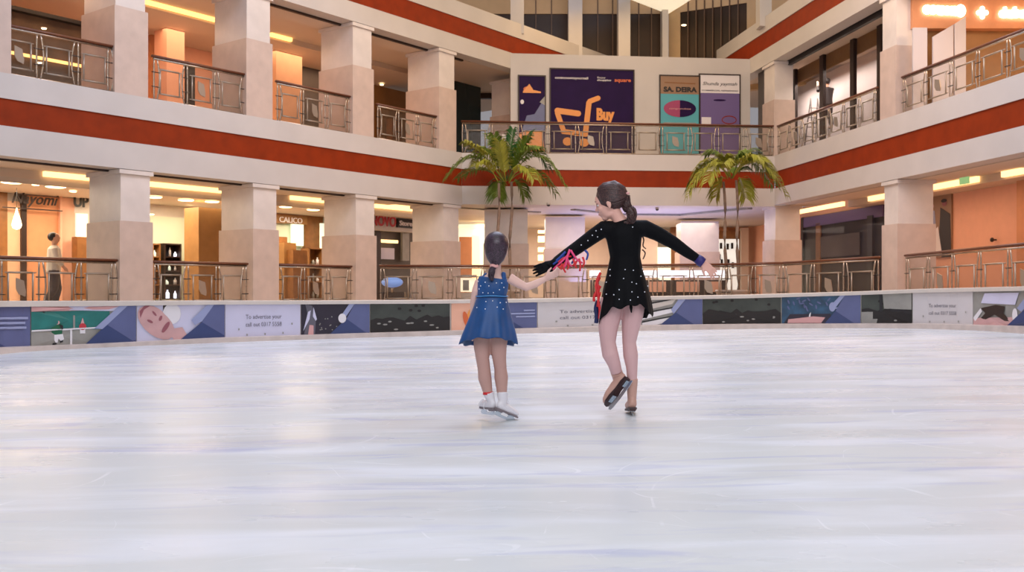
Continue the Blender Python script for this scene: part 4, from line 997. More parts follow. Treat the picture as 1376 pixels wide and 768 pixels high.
# (base px, base py, tip px, tip py, sag m, material, depth of tip)
fl=[(676,243,602,240,.62,0,-.3),(676,243,640,212,.5,1,.5),(678,243,655,182,.1,0,.3),(680,243,690,176,.05,2,-.2),(682,243,716,178,.1,2,.2),(684,243,756,248,.75,0,-.2),(684,243,735,222,.7,2,.4),
    (678,244,628,196,.15,1,-.5),(680,244,672,196,.0,1,-.7),(682,243,722,204,.25,0,-.6),(684,244,745,256,.45,0,.4),(676,244,616,236,.3,0,.6),(680,243,702,184,.02,2,.7),(670,246,641,226,.25,1,-.5),
    (684,246,716,244,.35,1,-.7),(680,244,664,186,.05,0,-.5),(684,243,708,190,.1,0,-.4),(676,243,648,200,.2,0,.2),(672,245,668,262,.2,0,.3),(688,246,704,262,.2,0,.2)]
palm([(667,402,671,246),(684,402,688,244)],28.0,fl,'tall feathery palm with two thin stems, behind and above the small skater',3,676)
fr=[(982,238,925,262,.55,1,-.2),(982,238,955,206,.25,0,.3),(984,238,1000,213,.2,0,-.2),(984,238,1052,262,.7,1,-.2),(984,238,1040,228,.45,1,.4),(982,238,968,214,.1,1,-.5),(984,238,1022,205,.35,0,.6),(980,238,940,232,.4,1,.4),
    (984,240,1030,240,.45,1,-.6),(978,240,946,246,.4,1,-.6),(982,240,1004,226,.1,0,.5),(975,240,965,262,.2,1,.2),(992,240,1004,264,.2,1,.2),(984,238,1046,244,.5,0,.7),(980,238,934,250,.5,0,.7),(984,238,1016,222,.3,1,-.8),(980,238,962,225,.2,1,-.8)]
palm([(976,402,973,244),(992,402,990,242)],27.6,fr,'yellow-green palm with two thin stems near the right corner of the far side',5,984)

# ------------------------------------------------------------------ person walking, left shop; ladder worker
HAIRB=mat('dark_hair',(28,20,18),.5); SKINM=mat('skin_warm',(196,146,118),.5)
def skinned(pts_r, name, m, parent, voxel=.02, origin=None, sm=6, ref=None):
    mb=MB()
    for pts,rad,n in pts_r: mb.tube(pts,rad,n,m,ref=(ref or (0,0,1)))
    o=mb.build(name,m,parent)
    r=o.modifiers.new('r','REMESH'); r.mode='VOXEL'; r.voxel_size=voxel; r.use_smooth_shade=True
    s=o.modifiers.new('s','SMOOTH'); s.iterations=sm; s.factor=.5
    return o
def small_person(c,h,facing,label,shirt,trous,kneel=False,arms='walk',ref=None):
    """c: ground point; facing: horizontal unit vector"""
    f=Vector(facing).normalized(); s=Vector((f.y,-f.x,0)); U_=Vector((0,0,1))
    def q(a,b,z): return Vector(c)+f*(a*h)+s*(b*h)+U_*(z*h)
    e=empty('person',c); tag(e,label,'person')
    parts=[]
    T=lambda l,r_: (l,[(tuple(y*1.22 for y in x) if isinstance(x,tuple) else x*1.22) for x in (r_ if isinstance(r_,list) else [r_]*len(l))],10)
    body=[T([q(0,0,.5),q(0,0,.6),q(.01,0,.7),q(.005,0,.8),q(0,0,.835)],[(.062*h,.09*h),(.058*h,.078*h),(.065*h,.095*h),(.055*h,.11*h),(.03*h,.04*h)]),
          T([q(0,0,.82),q(.01,0,.88)],[.03*h,.028*h]),
          T([q(.012,0,.865),q(.02,0,.9),q(.015,0,.94),q(.01,0,.985),q(.01,0,1)],[.025*h,.045*h,.055*h,.045*h,.01*h]),
          T([q(.06,0,.925),q(.075,0,.915)],[.012*h,.008*h])]
    if arms=='walk': A=[(-1,[q(0,-.11,.8),q(-.04,-.13,.65),q(.04,-.13,.53)]),(1,[q(0,.11,.8),q(.03,.13,.65),q(.12,.12,.55)])]
    else: A=[(-1,[q(0,-.11,.8),q(.1,-.13,.78),q(.17,-.1,.92)]),(1,[q(0,.11,.8),q(.1,.13,.74),q(.16,.1,.84)])]
    for sd,a in A:
        body.append(T(a,[.03*h,.024*h,.016*h])); hd=(a[2]-a[1]).normalized(); w=a[2]
        body.append(T([w,w+hd*.03*h,w+hd*.05*h],[.016*h,.02*h,.014*h]))
        for k in range(4): body.append(T([w+hd*.045*h+s*(.009*(k-1.5)*h),w+hd*(.085+.006*(1.5-abs(k-1.5)))*h+s*(.009*(k-1.5)*h)-U_*.01*h],[.006*h,.004*h]))
        body.append(T([w+hd*.015*h,w+hd*.045*h+U_*.018*h+f*.01*h],[.006*h,.005*h]))
    for sd,a in ((-1,[q(0,-.05,.5),q(.05,-.055,.28),q(.01,-.055,.05)]),(1,[q(0,.05,.5),q(.0,.055,.28),q(-.09,.055,.07)])):
        body.append(T(a,[.052*h,.036*h,.024*h])); body.append(T([a[2]-f*.02*h,a[2]+f*.08*h-U_*.02*h],[.024*h,.018*h]))
    skinned(body,'body',SKINM,e,.012,ref=tuple(f))
    sh=[T([q(0,0,.49),q(0,0,.6),q(.01,0,.7),q(.005,0,.8),q(0,0,.84)],[(.075*h,.102*h),(.07*h,.09*h),(.075*h,.105*h),(.065*h,.12*h),(.035*h,.045*h)])]
    for sd,a in A: sh.append(T([a[0],a[1],a[1].lerp(a[2],.75)],[.04*h,.032*h,.026*h]))
    skinned(sh,'shirt',shirt,e,.015,ref=tuple(f))
    tr=[]
    for sd,a in ((-1,[q(0,-.05,.52),q(.05,-.055,.28),q(.01,-.055,.07)]),(1,[q(0,.05,.52),q(.0,.055,.28),q(-.09,.055,.09)])): tr.append(T(a,[.062*h,.046*h,.036*h]))
    skinned(tr,'trousers',trous,e,.015,ref=tuple(f))
    hr=MB(); hr.ell(q(-.008,0,.952),(.066*h,.064*h,.062*h),HAIRB); hr.build('hair',HAIRB,e)
    return e
yw=23.3
small_person(P(72,402,yw).xy.to_3d()+Vector((0,0,.42)),1.87,(.9,.5,0),'man in a pale shirt walking past the orange boutique behind the far left railing',mat('pale_shirt',(200,190,178),.7),mat('dark_trousers',(58,50,56),.7))
# ladder and worker behind the window
dl_=dW-.75; cL=R.pt(R.s_at(1094,dl_),dl_,Z2)
e=empty('step_ladder',cL); tag(e,'open step ladder behind the glass of the right upper gallery window','ladder')
for sd in (-1,1):
    m=MB(); m.tube([cL+R.u*(-.42)+R.n*(.22*sd),cL+R.u*0+R.n*(.12*sd)+Vector((0,0,2.15))],.02,6,GREYD); m.tube([cL+R.u*(.42)+R.n*(.22*sd),cL+R.n*(.12*sd)+Vector((0,0,2.15))],.02,6,GREYD); m.build('rail',GREYD,e)
for k in range(1,7):
    t=k/7; m=MB(); w=.22-.1*t
    m.tube([cL+R.u*(-.42*(1-t))+R.n*w+Vector((0,0,2.15*t)),cL+R.u*(-.42*(1-t))-R.n*w+Vector((0,0,2.15*t))],[(.012,.03)]*2,6,GREYD); m.build('tread',GREYD,e)
DARKC=mat('dark_work_clothes',(34,24,24),.7)
small_person(R.pt(R.s_at(1111,dl_),dl_,Z2+.95),1.66,tuple(-R.u),'worker in dark clothes stooping over the step ladder behind the right upper window',DARKC,DARKC,arms='reach')
# ------------------------------------------------------------------ the two skaters
SK_A=mat('skin_fair',(230,176,158),.5,noise=.03,nscale=6); SK_C=mat('skin_fair_child',(228,186,172),.5,noise=.03,nscale=6)
def strandmat(name,c1,c2):
    m=mat(name,c1,.38,spec=.6); nt=m.node_tree; b=nt.nodes['Principled BSDF']; tc=nt.nodes['Texture Coordinate']
    n=nt.nodes.new('ShaderNodeTexNoise'); n.inputs['Scale'].default_value=150; n.inputs['Detail'].default_value=3
    r=nt.nodes.new('ShaderNodeValToRGB'); r.color_ramp.elements[0].color=(*lin(c1),1); r.color_ramp.elements[1].color=(*lin(c2),1); r.color_ramp.elements[0].position=.4; r.color_ramp.elements[1].position=.7
    nt.links.new(tc.outputs['Object'],n.inputs['Vector']); nt.links.new(n.outputs['Fac'],r.inputs['Fac']); nt.links.new(r.outputs['Color'],b.inputs['Base Color']); return m
HAIR_A=strandmat('brown_hair',(44,26,26),(104,68,62)); HAIR_C=strandmat('dark_brown_hair',(38,24,34),(82,58,74))
BLACKD=mat('black_stretch_fabric',(5,5,9),.7,noise=.2,nscale=14,sheen=.02,spec=.15)
BLUED=mat('royal_blue_velvet',(3,70,130),.5,noise=.2,nscale=9,sheen=.15); BLUEB=mat('pale_blue_ribbon',(70,140,200),.35)
TIGHT_A=mat('pink_tights',(212,170,168),.55,noise=.05,nscale=5); TIGHT_C=mat('tan_tights',(192,150,138),.55,noise=.05,nscale=5); BOOT_TAN=mat('tan_boot_cover',(198,154,138),.5,noise=.06)
BOOTW=mat('white_skate_leather',(226,222,226),.35,noise=.05); SOLE=mat('worn_grey_sole',(128,116,120),.5,noise=.25,nscale=30); SOLEB=mat('dark_brown_sole',(52,28,30),.45,noise=.25,nscale=30)
BLADE=mat('skate_blade_steel',(198,206,214),.18,metal=.9); RHINE=mat('rhinestone',(236,240,250),.12,metal=.3,emit=0.0); SCRUN=mat('pink_scrunchie',(226,166,160),.6)
PINKR=mat('hot_pink_ribbon',(232,64,120),.5); REDR=mat('coral_red_ribbon',(214,40,44),.5); BLUER=mat('cobalt_ribbon',(26,64,150),.5); VIOL=mat('violet_cuff',(44,34,104),.5); LIPM=mat('lip_rose',(176,96,98),.5); EYEW=mat('eye_white',(230,226,222),.3); EYED=mat('eye_brown',(50,30,22),.2); NAVYR=mat('navy_skirt_insert',(20,34,84),.55)

def grow(parts, ells, name, m, parent, voxel=.006, sm=8):
    mb=MB()
    for pts,rad,*k in parts: mb.tube(pts,rad,14,None,ref=(k[0] if k else (0,1,0)))
    for c,r,*k in ells: mb.ell(c,r,None,k[0] if k else None,18,12)
    o=mb.build(name,m,parent)
    r=o.modifiers.new('remesh','REMESH'); r.mode='VOXEL'; r.voxel_size=voxel; r.use_smooth_shade=True
    s=o.modifiers.new('smooth','SMOOTH'); s.iterations=sm; s.factor=.5
    return o
def basis(f,up):
    f=Vector(f).normalized(); up=Vector(up); s=f.cross(up).normalized(); u=s.cross(f).normalized()   # s: figure's right
    return Matrix((f,s,u)).transposed()
def spline(pts,n=6):
    out=[]; P_=[Vector(p) for p in pts]
    for i in range(len(P_)-1):
        p0=P_[max(i-1,0)]; p1=P_[i]; p2=P_[i+1]; p3=P_[min(i+2,len(P_)-1)]
        for k in range(n):
            t=k/n; out.append(.5*((2*p1)+(p2-p0)*t+(2*p0-5*p1+4*p2-p3)*t*t+(3*p1-p0-3*p2+p3)*t**3))
    out.append(P_[-1]); return out
def head(parts,ells,c,B,k):
    W=lambda x,y,z: Vector(c)+B@Vector((x,y,z))*k
    E=lambda p,r,rot=None: ells.append((W(*p),tuple(x*k for x in r),B if rot is None else B@rot))
    E((-.012,0,.03),(.092,.073,.085)); E((.03,0,-.028),(.056,.052,.075)); E((.045,0,.03),(.045,.056,.05)); E((.058,0,-.088),(.024,.026,.02)); E((.02,0,-.075),(.05,.045,.025))
    E((.082,0,.0),(.014,.011,.028),Matrix.Rotation(-.35,3,'Y')); E((.096,0,-.02),(.015,.014,.012)); E((.083,0,-.048),(.012,.02,.008)); E((.08,0,-.062),(.013,.019,.008))
    E((.07,.03,.026),(.015,.022,.01)); E((.07,-.03,.026),(.015,.022,.01)); E((.062,.036,-.022),(.02,.018,.02)); E((.062,-.036,-.022),(.02,.018,.02))
    for s_ in (-1,1): E((-.008,s_*.076,-.012),(.017,.009,.030)); E((-.006,s_*.074,-.036),(.009,.008,.012))
    return W
def hair_cap(c,B,k,tie,m,parent,seed,gather=(),inner=(-.024,0,.036),r=(.100,.083,.092)):
    mb=MB(); W=lambda v: Vector(c)+B@Vector(v)*k
    mb.ell(W(inner),tuple(x*k for x in r),m,B,28,18)
    for g in gather: mb.tube(g[0],g[1],20,m,ref=(1,0,0))
    o=mb.build('hair',m,parent)
    rm=o.modifiers.new('remesh','REMESH'); rm.mode='VOXEL'; rm.voxel_size=.005; rm.use_smooth_shade=True
    sm=o.modifiers.new('smooth','SMOOTH'); sm.iterations=14; sm.factor=.5
    rr=random.Random(seed); mb=MB(); c0=Vector(inner); td=(Vector(tie)-c0); 
    def on(d,off=1.0): 
        d=d.normalized(); q=1/math.sqrt((d.x/r[0])**2+(d.y/r[1])**2+(d.z/r[2])**2); return c0+d*q*off
    t0=td.normalized()
    for i in range(150):
        a=2*math.pi*i/150+rr.uniform(-.02,.02)
        # start on the hair line: a ring around the face direction
        fdir=Vector((.72,0,-.02)); ring=Vector((0,math.cos(a),math.sin(a)))
        st=(fdir+ring*(.75 if ring.z>0 else .85)).normalized()
        if ring.z<-.3: st=(Vector((.1,0,-.35))+ring*.8).normalized()
        pts=[]; lift=1.005+.018*rr.random()
        for j in range(9):
            t=j/8; d=st.lerp(t0,t)
            if d.length<.05: d=Vector((0,.1,.1))
            pts.append(W(on(d,lift*(1+.01*math.sin(t*math.pi)))))
        mb.tube(pts,[.0035*k*(1.2-.5*j/8) for j in range(9)],5,m)
    mb.build('hair_strands',m,o); return o
def pony(points,radii,m,parent,seed,n=46,curl=.0):
    rr=random.Random(seed); S=spline(points,5); N=len(S); R_=[]
    for i in range(N):
        t=i/(N-1)*(len(radii)-1); j=min(int(t),len(radii)-2); R_.append(radii[j]+(radii[j+1]-radii[j])*(t-j))
    mb=MB(); mb.tube(S,[x*.8 for x in R_],12,m)
    for k in range(n):
        a=rr.uniform(0,6.28); q=rr.uniform(.7,1.0); ph=rr.uniform(0,6); pts=[]
        ln=N-rr.randrange(0,max(1,N//4))
        for i in range(ln):
            tg=(S[min(i+1,N-1)]-S[max(i-1,0)]).normalized(); u=tg.orthogonal().normalized(); v=tg.cross(u)
            aa=a+curl*math.sin(i*.5+ph); pts.append(S[i]+(u*math.cos(aa)+v*math.sin(aa))*R_[i]*q)
        mb.tube(pts,.0028,4,m)
    return mb.build('ponytail',m,parent)
def hand(c,d,nrm,k,side,curl,parts,spread=.2):
    """c wrist, d along the hand, nrm out of the back of the hand; side: direction sign of the thumb"""
    d=Vector(d).normalized(); nrm=Vector(nrm); nrm=(nrm-d*nrm.dot(d)).normalized(); s=d.cross(nrm)*side
    c=Vector(c)
    parts.append(([c-d*.02*k,c+d*.02*k,c+d*.055*k,c+d*.088*k],[(.017*k,.024*k),(.014*k,.032*k),(.013*k,.039*k),(.010*k,.036*k)],tuple(nrm)))
    L_=(.068,.078,.073,.058)
    for i in range(4):
        off=(1.5-i)*.0195*k; a=c+d*.084*k+s*off; dd=(d+s*(1.5-i)*spread*.25).normalized(); pts=[a]; ang=0
        segs=(.45,.3,.25)
        for j,sg in enumerate(segs):
            ang+=curl*(.6 if j==0 else .9); v=dd*math.cos(ang)-nrm*math.sin(ang); a=a+v*L_[i]*k*sg; pts.append(a)
        parts.append((pts,[.0085*k,.0082*k,.0075*k,.0055*k],tuple(nrm)))
    a=c+d*.022*k+s*.026*k; v=(d*.75+s*.7-nrm*.25).normalized(); b=a+v*.036*k; v2=(d*.95+s*.15-nrm*.45).normalized(); e=b+v2*.028*k; f=e+v2*.018*k
    parts.append(([a-v*.012*k,a,b,e,f],[.012*k,.0125*k,.0105*k,.009*k,.006*k],tuple(nrm)))
def skate(heel,fdir,updir,k,bootm,solem,parent,shaft_to,shaft_r,laces=True,cover=False):
    """heel: ground-side heel point of the sole; fdir: heel->toe; updir: sole->ankle; boot length .24k"""
    B=basis(fdir,updir); H=Vector(heel)
    W=lambda x,y,z: H+B@Vector((x,y,z))*k
    e_parts=[([W(.0,0,.03),W(.03,0,.034),W(.09,0,.038),(W(.16,0,.034)),W(.205,0,.028),W(.228,0,.022)],[(.028*k,.026*k),(.036*k,.033*k),(.04*k,.034*k),(.034*k,.040*k),(.026*k,.034*k),(.012*k,.018*k)],tuple(B@Vector((0,0,1)))),
             ([W(.035,0,.03),W(.036,0,.07),Vector(shaft_to)],[(.034*k,.042*k),(.032*k,.038*k),(shaft_r*1.05,shaft_r)],tuple(B@Vector((0,1,0))))]
    boot=grow(e_parts,[(W(.02,0,.045),(.034*k,.03*k,.04*k),B)],'skate_boot',bootm,parent,.005,5)
    mb=MB(); V=[]; prof=[(-.012,.024),(.03,.034),(.09,.03),(.15,.04),(.2,.038),(.23,.02),(.238,0)]
    out=[(x,y) for x,y in prof]+[(x,-y) for x,y in reversed(prof[:-1])]
    n=len(out)
    mb.add([W(x,y,-.002) for x,y in out]+[W(x,y,.010) for x,y in out],[tuple(range(n)),tuple(reversed(range(n,2*n)))]+[(i,(i+1)%n,n+(i+1)%n,n+i) for i in range(n)],solem)
    mb.add([W(x,y,-.016) for x,y in ((-.01,.02),(.05,.026),(.05,-.026),(-.01,-.02))]+[W(x,y,-.002) for x,y in ((-.012,.024),(.056,.03),(.056,-.03),(-.012,-.024))],[(3,2,1,0),(4,5,6,7),(0,1,5,4),(1,2,6,5),(2,3,7,6),(3,0,4,7)],solem)
    mb.build('sole',solem,boot)
    mb=MB(); t=.0022
    pr=[(-.022,-.048),(-.018,-.036),(.0,-.030),(.01,-.016),(.05,-.016),(.062,-.03),(.13,-.03),(.142,-.004),(.19,-.004),(.215,-.018),(.236,-.03),(.228,-.046),(.2,-.052),(.1,-.054),(.02,-.053)]
    n=len(pr); th=.004
    mb.add([W(x,th*.5,z) for x,z in pr]+[W(x,-th*.5,z) for x,z in pr],[tuple(range(n)),tuple(reversed(range(n,2*n)))]+[(i,(i+1)%n,n+(i+1)%n,n+i) for i in range(n)],BLADE)
    for x0,x1,z,w in ((.002,.052,-.016,.018),(.14,.195,-.003,.022)):
        mb.add([W(x,y,zz) for zz in (z-.004,z) for x,y in ((x0,-w),(x1,-w),(x1,w),(x0,w))],[(3,2,1,0),(4,5,6,7),(0,1,5,4),(1,2,6,5),(2,3,7,6),(3,0,4,7)],BLADE)
    mb.build('blade',BLADE,boot)
    if laces:
        mb=MB()
        for i in range(5):
            x=.1-.012*i; z=.072+.014*i; mb.tube([W(x,-.02,z-.006),W(x+.008,0,z+.004),W(x,.02,z-.006)],.0022,5,BOOTW)
        mb.build('laces',BOOTW,boot)
    return boot
def on_surface(objs):
    dg=bpy.context.evaluated_depsgraph_get(); dg.update(); out=[]
    for o in objs:
        ev=o.evaluated_get(dg); me=ev.to_mesh(); mw=o.matrix_world
        out.append(BVHTree.FromPolygons([mw@v.co for v in me.vertices],[tuple(p.vertices) for p in me.polygons])); ev.to_mesh_clear()
    return out
def stones(trees,pts,y,parent,r=.0045,name='rhinestones'):
    bpy.context.view_layer.update(); mb=MB(); o=Vector((0,0,EYE))
    for px,py in pts:
        d=(P(px,py,y)-o).normalized(); best=None
        for t in trees:
            h=t.ray_cast(o,d)
            if h[0] is not None and (best is None or h[3]<best[1]): best=(h[0],h[3],h[1])
        if best and best[1]<9: mb.ell(best[0]+best[2]*r*.3,(r,r,r),RHINE,None,8,6)
    return mb.build(name,RHINE,parent)
def skirt(c,rings,m,parent,hem,name='skirt',folds=9,seed=1,thick=.004):
    """rings: (z, rx, ry, cx, cy, fold amplitude); hem(theta) adds height to the last rings"""
    n=96; V=[]; Fc=[]; rr=random.Random(seed); ph=[rr.uniform(0,6.28) for _ in range(3)]
    for k,(z,rx,ry,cx,cy,fa) in enumerate(rings):
        w=(k/(len(rings)-1))**1.5
        for j in range(n):
            th=2*math.pi*j/n
            f=1+fa*(math.sin(folds*th+ph[0])+.5*math.sin((folds*2-3)*th+ph[1])+.6*math.sin(4*th+ph[2]))
            V.append(Vector((cx+rx*f*math.cos(th),cy+ry*f*math.sin(th),z+w*hem(th))))
    for k in range(len(rings)-1):
        for j in range(n): Fc.append((k*n+j,k*n+(j+1)%n,(k+1)*n+(j+1)%n,(k+1)*n+j))
    mb=MB(); mb.add(V,Fc,m,True); o=mb.build(name,m,parent)
    s=o.modifiers.new('thick','SOLIDIFY'); s.thickness=thick; s.offset=0
    u=o.modifiers.new('sub','SUBSURF'); u.levels=1; u.render_levels=1
    return o
def ribbon_strip(pts,w,m,mb,ref=(0,1,0)):
    S=spline(pts,4); mb.tube(S,[(.0012,w*(1-.25*i/len(S))) for i in range(len(S))],6,m,ref=ref)

# ---------------- tall skater ------------------------------------------------
YA=6.62; sA=YA/F
def A(px,py,dy=0): return P(px,py,YA+dy)
ga=ice_hit(851,559.5)
e=empty('person',Vector((A(840,400).x,YA,ga.z))); tag(e,'tall skater in a black long-sleeved dress holding the small skater by the hand','person'); PA=e
fA=Vector((-.88,.30,-.30)); BA=basis(fA,(-.28,.05,1)); cA=A(819,272)
parts=[];ells=[]
W=head(parts,ells,cA,BA,1.04)
parts.append(([A(836,302),A(830,292),A(824,281,0)],[(.05,.058),(.045,.045),(.045,.044)]))
torso=[([A(841,408),A(841,398),A(840,384),A(840,365),A(840,345),A(839,325),A(838,313),A(838,306),A(836,298)],[(.07,.10),(.105,.142),(.11,.142),(.09,.118),(.08,.098),(.09,.108),(.085,.115),(.07,.10),(.04,.05)])]
parts+=torso
armL=[A(812,307),A(796,318,.03),A(778,331,.03),A(762,342,.02),A(747,352,0)]; armLr=[.050,.046,.042,.038,.028]
armR=[A(866,306),A(884,314,.0),A(905,326,.0),A(925,340,0),A(943,352,0)]; armRr=[.050,.045,.040,.034,.025]
parts.append((armL,armLr)); parts.append((armR,armRr))
legL=[A(824,402),A(819,425),A(817,444,-.01),A(817,460,-.02),A(820,476,-.03),A(825,488,-.02),A(828.5,500,0)]; legLr=[.088,.079,.066,.054,.057,.046,.040]
legR=[A(852,402),A(849.5,425),A(847,443),A(845.5,460),A(847.5,478),A(849,494),A(849.5,512)]; legRr=[.084,.074,.060,.048,.052,.040,.034]
parts.append((legL,[r*.95 for r in legLr])); parts.append((legR,[r*.95 for r in legRr]))
hand(A(944,352.5),(.72,-.05,-.68),(.35,-.9,.25),.92,1,.34,parts,.5)
body=grow(parts,ells,'body',SK_A,e,.0055,5)
# face details
mb=MB(); mb.ell(W(.0905,0,-.0545),(.006,.017,.0035),LIPM,BA,10,6); mb.build('lips',LIPM,e)
for s_ in (-1,1):
    m=MB(); m.ell(W(.070,s_*.03,.004),(.011,.012,.008),EYEW,BA,12,8); m.ell(W(.0785,s_*.031,.004),(.004,.006,.006),EYED,BA,8,6)
    m.tube([W(.079,s_*.015,.013),W(.081,s_*.03,.015),W(.070,s_*.044,.012)],.0018,5,HAIR_A); m.build('eye',None,e)
    m=MB(); m.tube([W(.084,s_*.014,.028),W(.084,s_*.03,.034),W(.070,s_*.048,.030)],[.003,.0035,.002],5,HAIR_A); m.build('eyebrow',HAIR_A,e)
ha=hair_cap(cA,BA,1.06,(-.118,0.0,.01),HAIR_A,e,11,gather=[([W(-.04,0,.02),W(-.095,0,.01),W(-.128,0,.008)],[.08,.052,.02])],inner=(-.026,0,.038),r=(.102,.084,.094))
tieA=W(-.128,0,.008)

pony([tieA,A(842,277,-.03),A(848,284,-.05),A(849,291,-.06),A(845,299,-.05),A(838,300,-.06)],[.018,.034,.036,.034,.028,.010],HAIR_A,e,5,60,.5)
m=MB(); m.ell(tieA+Vector((.0,-.035,.008)),(.013,.01,.009),SCRUN,None,10,8); o=m.build('hair_clip',SCRUN,e)
# dress
dr=[([A(841,396),A(840,384),A(840,365),A(840,345),A(839,327),A(838,315),A(838,306),A(837,300),A(836,296)],[(.11,.146),(.118,.15),(.099,.127),(.088,.106),(.098,.118),(.096,.128),(.085,.122),(.066,.095),(.05,.065)])]
dr.append(([A(824,307)]+armL[:5],[.055,.058,.053,.048,.044,.036])); dr.append(([A(852,306)]+armR[:4]+[A(938,348)],[.055,.058,.052,.046,.038,.031]))
dress=grow(dr,[(A(814,309),(.056,.06,.052)),(A(863,308),(.056,.06,.052))],'dress_bodice',BLACKD,e,.006,8)
cz=lambda py: EYE+(HY-py)*YA/F
cx=lambda px: (px-CXP)*YA/F
def hemA(th):   # screen-left is cos<0
    c=math.cos(th); s=math.sin(th)   # s<0 faces the camera
    h=-.07*max(0,-c)**2 + -.03*max(0,c)**2 + .045*max(0,-s)**2 - .05*max(0,s)
    return h+.016*math.sin(5*th+.6)+.010*math.sin(11*th)
rings=[(cz(360),.113,.092,cx(840.5),YA,0),(cz(372),.133,.108,cx(840.5),YA,.004),(cz(384),.152,.122,cx(840.5),YA,.01),(cz(396),.165,.14,cx(841),YA,.02),(cz(407),.176,.156,cx(840.5),YA,.03),(cz(418),.185,.168,cx(840),YA,.04)]
sk=skirt(None,rings,BLACKD,e,hemA,folds=9,seed=4)
m=MB(); m.tube([A(847,404,-.11),A(848,413,-.13),A(848.5,420,-.13)],[.006,.012,.004],8,BLACKD); m.build('hanging_tail',BLACKD,sk)
# violet cuff on the right sleeve, glove and streamers on the left
m=MB(); m.tube([A(936,346.5),A(941,350.5),A(944.5,353)],[.033,.037,.035],16,VIOL); m.build('sleeve_cuff',VIOL,e)
gp=[]; 
gp.append(([A(752,348.5),A(744,354,-.01),A(738,358.5,-.015)],[.034,.031,.026],(0,1,0)))
dH=Vector((-.93,-.05,-.36))
hand(A(746,353.5,-.01),dH,(.25,-.85,.45),1.05,-1,.05,gp,.12)
glove=grow(gp,[],'glove',BLACKD,e,.004,3); glove['label']='black glove with pointed fingertips'
m=MB(); rr=random.Random(4)
def rb(pts,w,mm): ribbon_strip([A(*p) for p in pts],w*.85,mm,m)
rb([(766,335,-.05),(762,346,-.08),(760,356,-.09),(756,361,-.08)],.011,PINKR); rb([(767,336,-.05),(772,344,-.07),(777,350,-.08),(783,353,-.07)],.010,PINKR)
rb([(765,340,-.05),(756,350,-.08),(748,357,-.08),(743,362,-.07)],.009,PINKR); rb([(762,345,-.06),(765,354,-.09),(769,358,-.09)],.008,PINKR)
rb([(768,344,-.05),(758,346,-.07),(750,352,-.07)],.008,REDR)
m.build('pink_streamers',PINKR,e)
m=MB()
for a_,b_,c_ in (((760,352),(757,359),(760,366)),((762,352),(764,358),(762,362)),((778,347),(780,356),(779,364)),((783,345),(785,352),(783,359)),((775,350),(773,356),(775,360)),((756,354),(753,359),(755,362)),((770,347),(772,353),(770,357)),((760,356),(752,358),(748,360))):
    rb([(a_[0],a_[1],-.07),(b_[0],b_[1],-.09),(c_[0],c_[1],-.08)],.010,REDR)
m.build('red_streamers',REDR,e)
m=MB()
for a_,b_,c_ in (((760,338),(754,344),(747,350)),((786,336),(790,341),(788,349)),((768,338),(772,346),(768,354)),((758,342),(750,350),(743,355))): rb([(a_[0],a_[1],-.05),(b_[0],b_[1],-.06),(c_[0],c_[1],-.06)],.011,BLUER)
m.build('blue_streamers',BLUER,e)
m=MB()
for a_,b_,c_,d_ in (((807,366),(802,378),(805,388),(800,398)),((806,372),(801,384),(804,396),(803,412)),((807,384),(799,396),(798,404),(799,402)),((806,392),(804,404),(806,416),(805,428))): rb([(a_[0],a_[1],-.02),(b_[0],b_[1],-.03),(c_[0],c_[1],-.03),(d_[0],d_[1],-.02)],.013,REDR)
m.build('hip_ribbons',REDR,sk)
m=MB(); rb([(804,404,0),(801,414,0),(802,424,0),(801,434,0)],.024,NAVYR); rb([(803,408,.02),(806,420,.02),(804,432,.02)],.02,NAVYR); m.build('navy_inset',NAVYR,sk)
m=MB()
for q in (((862,314),(865,322),(864,330),(868,334)),((863,335),(867,340),(864,348))): rb([(x,y,.05) for x,y in q],.007,HAIR_A)
m.build('trailing_ribbon',HAIR_A,e)
# tights (over the boots) and skates
tl=[(legL,legLr)]; tr_=[(legR,legRr)]
heelL=A(842,509,-.03); dL=Vector((-.56,.22,-.80)).normalized(); uL=Vector((-.50,.70,.54))
heelR=A(850,550.5,-.03); 
grow([(legL,legLr),(legR,legRr)],[],'tights',TIGHT_A,e,.006,6)
skate(heelL,dL,uL,1.03,BOOT_TAN,SOLEB,e,A(828.5,499),.042,laces=False)
dR=Vector((.03,.98,-.18)).normalized(); uR=Vector((0.0,.18,.98))
skate(Vector((heelR.x,heelR.y,A(0,548).z+.0)),dR,uR,.98,BOOT_TAN,SOLEB,e,A(849.5,508),.038,laces=False)
trees=on_surface([dress,sk])
stones(trees,[(801,310),(808,308),(796,316),(850,305),(820,362),(840,362),(820,370),(851,363),(861,371),(815,379),(838,374),(855,381),(849,392),(832,389),(866,392),(849,379),(863,361),(847,403),(832,402),(815,395),(870,384),(781,329),(790,323),(803,318),(825,396),(857,399)],YA,e)

